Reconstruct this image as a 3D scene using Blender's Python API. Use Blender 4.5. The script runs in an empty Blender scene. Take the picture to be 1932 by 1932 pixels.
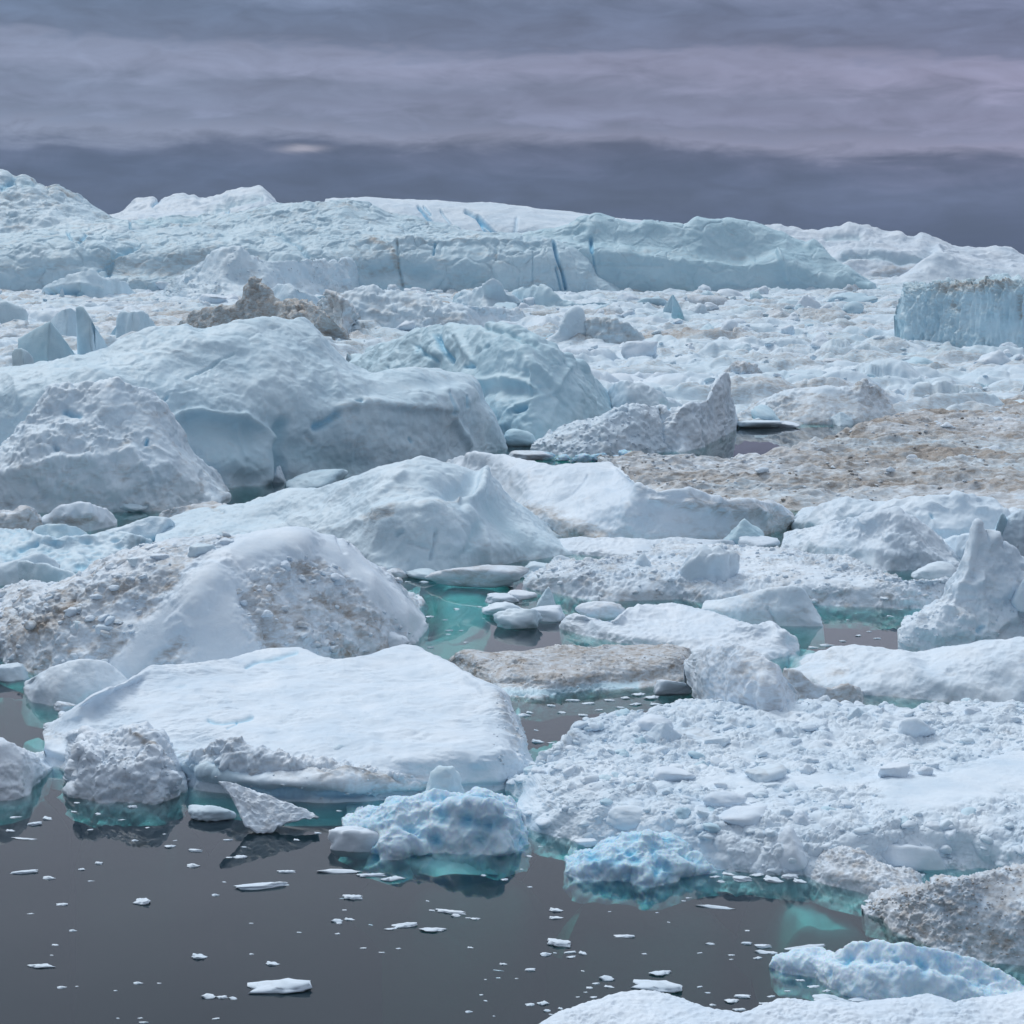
import bpy, bmesh, math, random
import numpy as np
from mathutils import Vector, Euler, Matrix

# ---------------------------------------------------------------- camera, sky, sun, exposure
scene = bpy.context.scene
COL = scene.collection
CAM_H = 40.0
FPX = 3605.0                       # focal length on a 1932-unit wide picture
PITCH = math.atan((966 - 480) / FPX)
cd = bpy.data.cameras.new("camera")
cam = bpy.data.objects.new("camera", cd)
COL.objects.link(cam)
cam.location = (0, 0, CAM_H)
cam.rotation_euler = (math.pi / 2 - PITCH, 0, 0)
cd.sensor_width = 36
cd.lens = 36 * FPX / 1932
cd.clip_start = 1
cd.clip_end = 60000
scene.camera = cam

SUN_EL, SUN_AZ = math.radians(52), math.radians(-35)     # high, ahead and to the left, behind cloud
sd = bpy.data.lights.new("sun", 'SUN')
sd.energy = 1.35
sd.angle = math.radians(20)
sd.color = (1.0, 0.97, 0.93)
sun = bpy.data.objects.new("sun", sd)
COL.objects.link(sun)
sdir = Vector((math.sin(SUN_AZ) * math.cos(SUN_EL), math.cos(SUN_AZ) * math.cos(SUN_EL), math.sin(SUN_EL)))
sun.rotation_euler = sdir.to_track_quat('Z', 'Y').to_euler()
sun.location = (0, 0, 400)

scene.view_settings.view_transform = 'Standard'
scene.view_settings.look = 'None'
scene.view_settings.exposure = 0.13
scene.view_settings.gamma = 1.0


def lin(c):
    return tuple((x / 255 / 12.92) if x / 255 <= .04045 else ((x / 255 + .055) / 1.055) ** 2.4 for x in c)


class NT:
    """tiny node helper"""
    def __init__(s, nt):
        s.nt = nt; s.n = nt.nodes; s.l = nt.links
    def put(s, sock, v):
        if v is None: return
        if hasattr(v, 'is_linked') or isinstance(v, bpy.types.NodeSocket): s.l.new(v, sock)
        else:
            try: sock.default_value = v
            except Exception: sock.default_value = (*v, 1) if hasattr(v, '__len__') else (v,) * len(sock.default_value)
    def math(s, op, a, b=None, c=None, clamp=False):
        m = s.n.new('ShaderNodeMath'); m.operation = op; m.use_clamp = clamp
        s.put(m.inputs[0], a); s.put(m.inputs[1], b); s.put(m.inputs[2], c)
        return m.outputs[0]
    def mapr(s, v, a, b, c=0., d=1., smooth=False):
        m = s.n.new('ShaderNodeMapRange'); m.clamp = True
        if smooth: m.interpolation_type = 'SMOOTHSTEP'
        s.put(m.inputs[0], v)
        for i, x in enumerate((a, b, c, d)): s.put(m.inputs[i + 1], x)
        return m.outputs[0]
    def mix(s, f, a, b, mode='MIX'):
        m = s.n.new('ShaderNodeMix'); m.data_type = 'RGBA'; m.blend_type = mode
        s.put(m.inputs[0], f); s.put(m.inputs[6], a); s.put(m.inputs[7], b)
        return m.outputs[2]
    def vmul(s, v, k):
        m = s.n.new('ShaderNodeVectorMath'); m.operation = 'MULTIPLY'
        s.l.new(v, m.inputs[0]); m.inputs[1].default_value = k
        return m.outputs[0]
    def noise(s, v, scale, det=4, rough=.55, dist=0.):
        m = s.n.new('ShaderNodeTexNoise')
        if v is not None: s.l.new(v, m.inputs['Vector'])
        m.inputs['Scale'].default_value = scale; m.inputs['Detail'].default_value = det
        m.inputs['Roughness'].default_value = rough; m.inputs['Distortion'].default_value = dist
        return m.outputs[0]
    def ramp(s, v, stops):
        r = s.n.new('ShaderNodeValToRGB'); e = r.color_ramp.elements
        while len(e) > 1: e.remove(e[0])
        e[0].position = stops[0][0]; e[0].color = (*stops[0][1], 1)
        for p, c in stops[1:]:
            x = e.new(p); x.color = (*c, 1)
        s.put(r.inputs[0], v)
        return r.outputs[0]
    def attr(s, name):
        a = s.n.new('ShaderNodeAttribute'); a.attribute_name = name
        return a.outputs['Fac']


def make_world():
    w = bpy.data.worlds.new("World"); scene.world = w; w.use_nodes = True
    nt = w.node_tree; nt.nodes.clear(); N = NT(nt)
    out = nt.nodes.new('ShaderNodeOutputWorld')
    tc = nt.nodes.new('ShaderNodeTexCoord').outputs['Generated']
    sep = nt.nodes.new('ShaderNodeSeparateXYZ'); nt.links.new(tc, sep.inputs[0])
    el = N.math('MULTIPLY', N.math('ARCSINE', sep.outputs[2]), 180 / math.pi)      # degrees
    st = N.vmul(tc, (8, 8, 44))
    n1 = N.noise(st, 1.0, 5, .55, .5)
    n2 = N.noise(N.vmul(tc, (26, 26, 95)), 1.0, 6, .6, .6)
    n3 = N.noise(N.vmul(tc, (2.2, 2.2, 9)), 1.0, 3, .5)
    warp = N.math('ADD', N.math('MULTIPLY', N.math('SUBTRACT', n1, .5), 1.9), N.math('MULTIPLY', N.math('SUBTRACT', n2, .5), 1.1))
    # layers tilt down a little to the right
    tilt = N.math('MULTIPLY', sep.outputs[0], 1.2)
    e2 = N.math('ADD', N.math('ADD', el, warp), tilt)
    # elevation of picture row v: (480-v)/3605 rad -> 0 row ~7.6 deg
    def E(v): return (480 - v) / FPX * 57.3
    S = [(480, (56, 74, 104)), (400, (66, 81, 111)), (330, (80, 93, 121)), (300, (93, 102, 128)), (276, (126, 130, 151)), (262, (138, 141, 162)), (240, (124, 129, 150)),
         (220, (130, 134, 156)), (190, (126, 131, 152)), (145, (140, 142, 163)), (120, (138, 141, 162)), (100, (108, 115, 136)), (40, (106, 116, 138)), (0, (116, 125, 147))]
    low = N.ramp(N.math('DIVIDE', e2, 8.0, clamp=True), [(max(0, E(v) / 8), lin(c)) for v, c in S])
    # broad light and dark banks, brighter and warmer to the right
    bank = N.mapr(n3, .3, .7, .86, 1.13)
    fine = N.math('MULTIPLY', N.mapr(n2, .3, .7, .84, 1.17), N.mapr(n1, .3, .7, .86, 1.14))
    low = N.mix(1.0, low, N.math('MULTIPLY', bank, fine), 'MULTIPLY')
    rt = N.mapr(sep.outputs[0], -.22, .26, 0, 1)
    low = N.mix(1.0, low, N.mix(rt, (.84, .95, 1.03, 1), (1.02, .97, 1.07, 1)), 'MULTIPLY')
    # one small bright cloud low on the left
    dx = N.math('DIVIDE', N.math('ADD', sep.outputs[0], .107), .0105); dz = N.math('DIVIDE', N.math('SUBTRACT', N.math('ADD', sep.outputs[2], N.math('MULTIPLY', N.math('SUBTRACT', n2, .5), .006)), .0535), .0015)
    spot = N.math('EXPONENT', N.math('MULTIPLY', N.math('ADD', N.math('MULTIPLY', dx, dx), N.math('MULTIPLY', dz, dz)), -1.0))
    low = N.mix(N.math('MULTIPLY', spot, .7), low, (*lin((178, 176, 192)), 1))
    hi = N.ramp(N.math('DIVIDE', el, 90.0, clamp=True), [(0.0, (.46, .48, .58)), (.12, (.54, .57, .70)), (.25, (.64, .68, .79)), (.40, (.72, .78, .88)), (.7, (1.02, 1.14, 1.32)), (1.0, (1.26, 1.41, 1.64))])
    hi = N.mix(1.0, hi, bank, 'MULTIPLY')
    hi = N.mix(1.0, hi, N.mapr(sep.outputs[1], -.6, .75, .30, 1.05), 'MULTIPLY')
    cloud = N.mix(N.mapr(el, 7.0, 11.0, 0, 1, True), low, hi)
    sky = nt.nodes.new('ShaderNodeTexSky'); sky.sky_type = 'NISHITA'; sky.sun_disc = False
    sky.sun_elevation = SUN_EL; sky.sun_rotation = SUN_AZ
    b1 = nt.nodes.new('ShaderNodeBackground'); nt.links.new(sky.outputs[0], b1.inputs[0]); b1.inputs[1].default_value = .08
    b2 = nt.nodes.new('ShaderNodeBackground'); nt.links.new(cloud, b2.inputs[0]); b2.inputs[1].default_value = 1.0
    ms = nt.nodes.new('ShaderNodeMixShader'); ms.inputs[0].default_value = .96
    nt.links.new(b1.outputs[0], ms.inputs[1]); nt.links.new(b2.outputs[0], ms.inputs[2])
    nt.links.new(ms.outputs[0], out.inputs[0])
make_world()

# ---------------------------------------------------------------- materials
def new_mat(name):
    m = bpy.data.materials.new(name); m.use_nodes = True
    nt = m.node_tree
    return m, nt, NT(nt), nt.nodes['Principled BSDF']


def ice_material(name, bump=1.0, unit=1.0, sss=0.0):
    m, nt, N, bs = new_mat(name)
    pos = nt.nodes.new('ShaderNodeNewGeometry').outputs['Position']
    a, b, c = N.attr('dirt'), N.attr('blue'), N.attr('cy')
    nA = N.noise(pos, .11 / unit, 5, .6, .3)
    nB = N.noise(N.vmul(pos, (1, 1, 2.6)), .5 / unit, 7, .6, .8)
    nC = N.noise(N.vmul(pos, (1, 1, 2)), 3.5 / unit, 4, .65)
    white = N.mix(N.mapr(nA, .3, .7), (.60, .73, .85, 1), (.78, .865, .94, 1))
    cyan = N.mix(N.mapr(nA, .3, .7), (.35, .575, .68, 1), (.54, .75, .84, 1))
    base = N.mix(c, white, cyan)
    base = N.mix(N.mapr(nB, .38, .75, 0, .22), base, (.56, .64, .72, 1))
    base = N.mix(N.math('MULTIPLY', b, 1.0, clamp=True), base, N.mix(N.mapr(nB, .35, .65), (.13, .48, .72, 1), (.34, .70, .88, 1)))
    dcol = N.mix(N.mapr(nC, .35, .65), (.20, .18, .16, 1), (.42, .385, .345, 1))
    dm = N.math('MULTIPLY', N.math('SUBTRACT', N.math('ADD', a, N.math('MULTIPLY', N.math('SUBTRACT', nB, .5), N.math('MULTIPLY', N.mapr(a, 0, .25), 1.7))), .06), 1.15, clamp=True)
    base = N.mix(dm, base, dcol)
    nt.links.new(base, bs.inputs['Base Color'])
    bs.inputs['Roughness'].default_value = .55
    bs.inputs['Specular IOR Level'].default_value = .35
    if sss:
        bs.inputs['Subsurface Weight'].default_value = sss
        bs.inputs['Subsurface Radius'].default_value = (.12, .5, 1.0)
        bs.inputs['Subsurface Scale'].default_value = .7
    nD = N.noise(N.vmul(pos, (1, 1, 1.6)), .8 / unit, 7, .58, .6)
    bp = nt.nodes.new('ShaderNodeBump'); bp.inputs['Strength'].default_value = .55 * bump
    bp.inputs['Distance'].default_value = .40 * unit
    pt = N.mapr(N.noise(pos, .16 / unit, 3), .4, .62, .12, 1.1)
    nt.links.new(N.math('MULTIPLY', pt, N.math('ADD', nD, N.math('MULTIPLY', nC, .15))), bp.inputs['Height'])
    nt.links.new(bp.outputs[0], bs.inputs['Normal'])
    return m


ICE = ice_material('glacier_ice', .7, 1.0)
ICE_NEAR = ice_material('near_ice', .55, .55)
ICE_BLUE = ice_material('blue_ice', .5, .5, .35)
ICE_FAR = ice_material('far_ice', 1.0, 5.0)

# ---------------------------------------------------------------- noise
_r = np.random.RandomState(7)
PERM = np.tile(_r.permutation(256), 3).astype(np.int32)
G = _r.normal(size=(256, 3)); G /= np.linalg.norm(G, axis=1)[:, None]; G = G.astype(np.float32)


def perlin(P):
    P = np.asarray(P, np.float32)
    i = np.floor(P).astype(np.int32); f = P - i; i &= 255
    u = f * f * f * (f * (f * 6 - 15) + 10)
    o = 0
    for dx in (0, 1):
        wx = u[:, 0] if dx else 1 - u[:, 0]
        for dy in (0, 1):
            wy = u[:, 1] if dy else 1 - u[:, 1]
            for dz in (0, 1):
                wz = u[:, 2] if dz else 1 - u[:, 2]
                h = PERM[PERM[PERM[i[:, 0] + dx] + ((i[:, 1] + dy) & 255)] + ((i[:, 2] + dz) & 255)]
                g = G[h]
                d = g[:, 0] * (f[:, 0] - dx) + g[:, 1] * (f[:, 1] - dy) + g[:, 2] * (f[:, 2] - dz)
                o = o + d * wx * wy * wz
    return o * 1.6


def fbm(P, octs=4, gain=.5, mode='f'):
    o = 0; a = 1.0; s = 0
    for k in range(octs):
        n = perlin(P * (2.03 ** k) + 17.3 * k)
        if mode == 'r': n = 1 - 2.2 * np.abs(n)
        if mode == 'b': n = 2.2 * np.abs(n) - .6
        o = o + a * n; s += a; a *= gain
    return o / s


def voro(P):
    P = np.asarray(P, np.float32)
    i = np.floor(P).astype(np.int32); f = P - i
    n = len(P); F1 = np.full(n, 9., np.float32); F2 = F1.copy(); R = np.zeros(n, np.float32)
    for dx in (-1, 0, 1):
        for dy in (-1, 0, 1):
            for dz in (-1, 0, 1):
                h = PERM[PERM[PERM[(i[:, 0] + dx) & 255] + ((i[:, 1] + dy) & 255)] + ((i[:, 2] + dz) & 255)]
                q0 = dx + (PERM[h] / 255.) - f[:, 0]; q1 = dy + (PERM[h + 71] / 255.) - f[:, 1]; q2 = dz + (PERM[h + 150] / 255.) - f[:, 2]
                d = q0 * q0 + q1 * q1 + q2 * q2
                m = d < F1
                F2 = np.where(m, F1, np.minimum(F2, d)); R = np.where(m, PERM[h + 33] / 255., R); F1 = np.where(m, d, F1)
    return np.sqrt(F1), np.sqrt(F2), R

# ---------------------------------------------------------------- projection between picture units and the place
CP, SP = math.cos(PITCH), math.sin(PITCH)


def ray(u, v):
    x = (np.asarray(u, float) - 966) / FPX; w = (966 - np.asarray(v, float)) / FPX
    return x, CP + w * SP, -SP + w * CP


def at_z(u, v, z):
    x, y, w = ray(u, v); t = (z - CAM_H) / np.minimum(w, -1e-4)
    return np.stack([x * t, y * t, z + 0 * t], -1)


def at_y(u, v, Y):
    x, y, w = ray(u, v); t = Y / y
    return np.stack([x * t, y * t, CAM_H + w * t], -1)


def proj(P):
    y = P[:, 1] * CP - (P[:, 2] - CAM_H) * SP
    w = P[:, 1] * SP + (P[:, 2] - CAM_H) * CP
    return 966 + FPX * P[:, 0] / y, 966 - FPX * w / y


def pts(s):
    return np.array([[float(q) for q in p.split(',')] for p in s.split()])


def seg_dist(U, V, p):
    best = np.full(len(U), 1e9)
    for k in range(max(1, len(p) - 1)):
        a = p[k]; b = p[min(k + 1, len(p) - 1)]; d = b - a; L = max(1e-6, float(d @ d))
        t = np.clip(((U - a[0]) * d[0] + (V - a[1]) * d[1]) / L, 0, 1)
        best = np.minimum(best, np.hypot(U - a[0] - t * d[0], V - a[1] - t * d[1]))
    return best


def gsm(c, s):
    if s < .5: return c
    r = int(3 * s) + 1; k = np.exp(-.5 * (np.arange(-r, r + 1) / s) ** 2); k /= k.sum()
    e = np.concatenate([2 * c[:1] - c[1:r + 1][::-1], c, 2 * c[-1:] - c[-r - 1:-1][::-1]]) if len(c) > r + 1 else None
    return c if e is None else np.stack([np.convolve(e[:, j], k, 'valid') for j in range(c.shape[1])], 1)

# ---------------------------------------------------------------- mesh and object helpers
def mesh_np(name, V, F, attrs, mat, smooth=True):
    me = bpy.data.meshes.new(name)
    V = np.asarray(V, np.float32); F = np.asarray(F, np.int32); n, k = F.shape
    me.vertices.add(len(V)); me.vertices.foreach_set('co', V.ravel())
    me.loops.add(n * k); me.loops.foreach_set('vertex_index', F.ravel())
    me.polygons.add(n); me.polygons.foreach_set('loop_start', np.arange(0, n * k, k, dtype=np.int32))
    me.polygons.foreach_set('use_smooth', np.full(n, smooth))
    for a, d in attrs.items():
        at = me.attributes.new(a, 'FLOAT', 'POINT'); at.data.foreach_set('value', np.clip(np.broadcast_to(d, len(V)), 0, 1).astype(np.float32).ravel())
    me.update(calc_edges=True); me.validate()
    me.materials.append(mat)
    return me


def add(name, me, loc=(0, 0, 0), label=None, cat=None, group=None, kind=None, parent=None):
    o = bpy.data.objects.new(name, me); COL.objects.link(o); o.location = loc
    if label: o['label'] = label
    if cat and not parent: o['category'] = cat
    if group: o['group'] = group
    if kind: o['kind'] = kind
    if parent:
        o.parent = parent; o.location = Vector(loc) - parent.location
    return o


def gridfaces(r, c):
    i = np.arange(r * c).reshape(r, c)
    return np.stack([i[:-1, :-1], i[:-1, 1:], i[1:, 1:], i[1:, :-1]], -1).reshape(-1, 4)


def gridnormals(A):
    du = np.gradient(A, axis=1); dv = np.gradient(A, axis=0)
    n = np.cross(du, dv); l = np.linalg.norm(n, axis=2, keepdims=True)
    return n / np.maximum(l, 1e-9)


SURF = {}
NG = 1.6


def apply_noise(P, Nn, spec, unit, mask):
    out = np.zeros(len(P)); cav = np.zeros(len(P))
    patch = np.clip(.75 + 1.9 * fbm(P / (95 * unit) + 40, 3), .12, 1.7)
    for s in spec:
        k, wl, amp = s[:3]; st = np.array(s[3] if len(s) > 3 else (1, 1, 1), float)
        Q = P / (wl * unit) * st + len(k) * 3.1 + wl * .37
        if k in 'frb': n = fbm(Q, 4 if wl > 30 else 3, .42, k)
        elif k == 'v':
            Q = Q + .25 * np.stack([perlin(Q * 1.3), perlin(Q * 1.3 + 9), 0 * Q[:, 0]], -1)
            f1, f2, r = voro(Q); n = np.clip(1 - f1 * f1 * 1.6, -.4, 1) * (.3 + .9 * r) - .25
        elif k == 'k':
            Q = Q + .3 * np.stack([perlin(Q * 1.7), perlin(Q * 1.7 + 9), perlin(Q * 1.7 + 5)], -1)
            f1, f2, r = voro(Q); n = (r - .5) * 1.4 * np.clip((f2 - f1) * 5, 0, 1) - .7 * np.exp(-((f2 - f1) / .07) ** 2)
        elif k == 's':      # melt scallops: round pits between sharp rims
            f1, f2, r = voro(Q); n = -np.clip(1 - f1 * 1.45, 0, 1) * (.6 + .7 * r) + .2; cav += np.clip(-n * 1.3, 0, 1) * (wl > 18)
        out += n * amp * NG * unit * mask * (patch if wl < 32 and k != 's' else 1)
    return out, cav


def berg(key, name, label, cat, W, C, noise=(), back=None, feats=(), dirt=(0, 0, 60), blue=0., cy=0., wk='z', wz=0., mat=None, q=1.5,
         sm=5., group=None, foot=None, parent=None, kind=None, under=60, cavblue=0., maxn=620, bz=None, zdirt=None):
    """An ice mass lofted from its waterline over its break lines to its crest and down its far side.
    W waterline; C list of (kind, value, points): kind 'd' = metres-per-unit depth behind the waterline, 'z' = height in metres."""
    Wp = pts(W)
    base = at_z(Wp[:, 0], Wp[:, 1], wz) if wk == 'z' else at_y(Wp[:, 0], Wp[:, 1], wz)
    D = float(np.mean(base[:, 1])); unit = D / FPX
    u0, u1 = Wp[:, 0].min(), Wp[:, 0].max()
    nc = int(min(maxn, max(24, (u1 - u0) / 1.887 / q * 1.4)))
    def resample(p3, pu, n=nc):
        L = np.hypot(np.diff(pu[:, 0]), .35 * np.diff(pu[:, 1])); s = np.concatenate([[0], np.cumsum(L)]); s /= s[-1]
        t = np.linspace(0, 1, n)
        return np.stack([np.interp(t, s, p3[:, j]) for j in range(p3.shape[1])], 1)
    rows = []
    Wr = gsm(resample(base, Wp), sm)
    wu = resample(Wp, Wp)
    rows.append(Wr)
    tp = np.linspace(0, 1, nc); offl, offr = u0 < -20, u1 > 1960
    tap = np.minimum(np.ones(nc) if offl else np.clip(tp / .1, 0, 1), np.ones(nc) if offr else np.clip((1 - tp) / .1, 0, 1)); tap = np.sqrt(tap * (2 - tap))
    for kd, val, s in C:
        p = pts(s)
        e = p[:, 2] if p.shape[1] > 2 else np.full(len(p), float(val))
        if kd == 'z': q3 = at_z(p[:, 0], p[:, 1], e)
        else:
            o = np.argsort(Wp[:, 0])
            yf = np.interp(p[:, 0], Wp[o, 0], base[o, 1]); q3 = at_y(p[:, 0], p[:, 1], yf + e * unit)
        rw = resample(q3, p)
        if kd == 'z':
            pz = resample(np.stack([p[:, 0], p[:, 1], e], 1), p)
            rw = at_z(pz[:, 0], pz[:, 1], pz[:, 2] * tap)
            _, pv = proj(rows[-1])
            ymin = rows[-1][:, 1] + unit * (2 + .35 * np.maximum(pv - pz[:, 1], 0))
            k = np.maximum(1, ymin / rw[:, 1])[:, None]
            rw = np.array([0, 0, CAM_H]) + (rw - np.array([0, 0, CAM_H])) * k
        rows.append(gsm(rw, sm))
    cr = rows[-1]
    zb = (-1.2 if wk == 'z' and wz == 0 else float(base[:, 2].min()) - 6 * unit) if bz is None else bz
    hgt = np.maximum(cr[:, 2] - zb, 1.0)
    bk = (np.mean(hgt) * 2.0 + 2) if back is None else back * unit
    for f, zf in ((.12, .93), (.5, .5), (1., 0.)):
        r = cr.copy(); k = 1 + f * bk / cr[:, 1:2]; r[:, :2] *= k; r[:, 2] = zb + hgt * zf; rows.append(r)
    lo = Wr.copy(); lo[:, 2] -= under * unit * .65; lo[:, 1] += -under * unit * .55 if (wk == 'z' and wz == 0 and D < 420) else 6 * unit
    rows.insert(0, lo)
    K = np.array(rows)                                   # curves x nc x 3
    ch = np.linalg.norm(np.diff(K, axis=0), axis=2).mean(1)
    cap = [c if 0 < i < len(ch) - 3 else min(c, 25 * unit) for i, c in enumerate(ch)]
    nr = [int(min(360, max(3, c / (unit * 1.887 * q)))) for c in cap]
    s = np.concatenate([[0], np.cumsum(ch)])
    T = np.gradient(K, axis=0) * 0
    for i in range(len(K)):
        a, b = max(i - 1, 0), min(i + 1, len(K) - 1)
        T[i] = (K[b] - K[a]) / (s[b] - s[a])
        if 0 < i < len(K) - 1:                           # damp overshoot where spacing differs a lot
            l = (K[i] - K[i - 1]) / ch[i - 1]; r_ = (K[i + 1] - K[i]) / ch[i]
            T[i] = (l * ch[i] + r_ * ch[i - 1]) / (ch[i] + ch[i - 1])
    out = []
    for i in range(len(K) - 1):
        t = np.linspace(0, 1, nr[i], endpoint=(i == len(K) - 2))[:, None, None]
        h = ch[i]
        out.append((2 * t**3 - 3 * t**2 + 1) * K[i] + (t**3 - 2 * t**2 + t) * h * T[i] * .8 + (-2 * t**3 + 3 * t**2) * K[i + 1] + (t**3 - t**2) * h * T[i + 1] * .8)
    A = np.concatenate(out, 0)
    R, Cn = A.shape[:2]
    Nn = gridnormals(A)
    mid = int(nr[0] + .5 * sum(nr[1:-3]))
    if (Nn[mid] * (np.array([0, 0, CAM_H]) - A[mid])).sum() < 0: Nn = -Nn
    P = A.reshape(-1, 3).copy(); Nn = Nn.reshape(-1, 3)
    U, Vv = proj(P)
    mask = np.ones(len(P)); disp = np.zeros(len(P)); di = np.zeros(len(P)); bl = np.zeros(len(P)); rub = np.ones(len(P)); cya = np.zeros(len(P))
    for f in feats:
        p = pts(f['p']); d = seg_dist(U, Vv, p)
        wob = 1 + .35 * fbm(P / (30 * unit), 3)
        g = np.exp(-np.abs(d * wob / f['w']) ** f.get('e', 2))
        disp += g * f.get('h', 0) * unit * 1.3
        di += g * f.get('dirt', 0); bl += g * f.get('blue', 0); cya += g * f.get('cy', 0)
        mask *= 1 - g * (1 - f.get('na', 1)); rub *= 1 - g * (1 - f.get('rub', 1))
    nz, cav = apply_noise(P, Nn, noise, unit, mask)
    disp += nz
    P2 = P + Nn * disp[:, None]
    dn = fbm(P / (dirt[2] * unit) * np.array([1, 1, 1.8]), 5, .6)
    di += dirt[0] + dirt[1] * np.clip(dn * 1.6 + .1, 0, 1) * (0.35 + .65 * rub)
    if zdirt: di += zdirt[0] * np.exp(-np.maximum(P2[:, 2], 0) / zdirt[1])
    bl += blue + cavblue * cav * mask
    # close both ends
    A2 = P2.reshape(R, Cn, 3)
    e0 = A2[:, :1].copy(); e1 = A2[:, -1:].copy()
    ctr = A2.reshape(-1, 3).mean(0)
    for e in (e0, e1):
        e[..., 2] = np.minimum(e[..., 2], zb); e[..., :2] += (ctr[:2] - e[..., :2]) * .02
    A3 = np.concatenate([e0, A2, e1], 1)
    def ext(a):
        a = a.reshape(R, Cn); return np.concatenate([a[:, :1], a, a[:, -1:]], 1).ravel()
    o3 = Vector((float(ctr[0]), float(cr[:, 1].mean()), 0.0 if wz == 0 else float(base[:, 2].mean())))
    me = mesh_np(name, A3.reshape(-1, 3) - np.array(o3), gridfaces(R, Cn + 2), {'dirt': ext(di), 'blue': ext(bl), 'cy': ext(cy + cya)}, mat or (ICE_NEAR if D < 210 else ICE if D < 800 else ICE_FAR))
    ob = add(name, me, o3, label, cat, group, kind, parent)
    a, b = nr[0], R - sum(nr[-3:])
    Nf = gridnormals(A2)
    if (Nf[mid] * (np.array([0, 0, CAM_H]) - A2[mid])).sum() < 0: Nf = -Nf
    SURF[key] = (A2[a:b].reshape(-1, 3), Nf[a:b].reshape(-1, 3), (rub).reshape(R, Cn)[a:b].ravel(), unit)
    for i, (ft) in enumerate(foot or []):
        zs, curves = ft
        rws = [gsm(resample(at_z(pts(c)[:, 0], pts(c)[:, 1], z), pts(c), 90), 2) for c, z in zip(curves, zs)]
        last = rws[-1].copy(); last[:, 2] -= 18; last[:, 1] -= 3; rws.append(last)
        KK = np.array(rws); rr = []
        for j in range(len(KK) - 1):
            t = np.linspace(0, 1, 30, endpoint=(j == len(KK) - 2))[:, None, None]; rr.append(KK[j] * (1 - t) + KK[j + 1] * t)
        B = np.concatenate(rr, 0); Q = B.reshape(-1, 3)
        tt = np.linspace(0, 1, B.shape[1]); tt = np.tile(np.clip(np.minimum(tt, 1 - tt) / .33, 0, 1), B.shape[0])
        Q[:, 2] += .8 * fbm(Q / 5, 4) - 6 * (1 - tt) ** 2
        Q[:, 2] = np.minimum(Q[:, 2], -.12)
        mf = mesh_np('submerged_foot', Q - np.array(o3), gridfaces(B.shape[0], B.shape[1]), {'dirt': 0 * Q[:, 0], 'blue': 0 * Q[:, 0], 'cy': 0 * Q[:, 0] + .4}, ICE)
        add('submerged_foot', mf, o3, parent=ob)
    return ob

# ---------------------------------------------------------------- blocks
def ico(level):
    bm = bmesh.new(); bmesh.ops.create_icosphere(bm, subdivisions=level, radius=1)
    V = np.array([v.co[:] for v in bm.verts]); F = np.array([[v.index for v in f.verts] for f in bm.faces]); bm.free()
    return V, F
ICO = {k: ico(k) for k in (1, 2, 3, 4, 5)}


def block_shape(level, kind, seed, rough=.05):
    """a rounded broken piece of ice inside the unit box x,y in -.5...5, z 0..1"""
    V, F = ICO[level]; r = np.random.RandomState(seed)
    n = {'scrap': 8, 'slab': 9, 'peak': 9, 'round': 26, 'fin': 8, 'lumpy': 14, 'wedge': 7}[kind]
    Nn = r.normal(size=(n, 3)); Nn /= np.linalg.norm(Nn, axis=1)[:, None]
    d = r.uniform(.55, 1.0, n)
    if kind == 'slab': Nn = np.vstack([Nn, [[r.normal() * .12, r.normal() * .12, 1]]]); d = np.append(d, .35)
    if kind == 'round': d = r.uniform(.85, 1.0, n)
    if kind in ('peak', 'wedge', 'fin'):
        for a in range(4):
            an = a * math.pi / 2 + r.uniform(-.5, .5); Nn = np.vstack([Nn, [[math.cos(an), math.sin(an), r.uniform(.35, .9)]]]); d = np.append(d, r.uniform(.35, .6))
    Nn /= np.linalg.norm(Nn, axis=1)[:, None]
    dots = V @ Nn.T
    rr = d[None] / np.maximum(dots, .05)
    pw = 14 if kind in ('slab', 'wedge', 'fin', 'peak') else 7
    R = (np.sum(np.minimum(rr, 6.) ** -pw, 1) + 1.3 ** -pw) ** (-1 / pw)
    R *= 1 + rough * fbm(V * 1.9 + seed, 3) * 2.5 + rough * fbm(V * 5 + seed, 3, .5, 'r')
    P = V * R[:, None]
    if kind == 'scrap':
        a = np.stack([V[:, 0], V[:, 1], 0 * V[:, 0] + seed], 1); k = 1 + .75 * fbm(a * 1.3 + seed * 3.7, 3) + .2 * fbm(a * 4, 2)
        P[:, 0] *= k; P[:, 1] *= k; P[:, 2] *= 1 + .9 * fbm(a * 2.2 + 5, 3)
    zc = np.percentile(P[:, 2], 22)
    P[:, 2] = np.where(P[:, 2] < zc, zc + (P[:, 2] - zc) * .35, P[:, 2])
    if kind == 'fin': P[:, 0] += .5 * (P[:, 2] - zc) ** 2
    lo, hi = P.min(0), P.max(0)
    P[:, :2] = (P[:, :2] - (lo[:2] + hi[:2]) / 2) / (hi[:2] - lo[:2]); P[:, 2] = (P[:, 2] - zc) / (hi[2] - zc)
    return P, F


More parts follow.
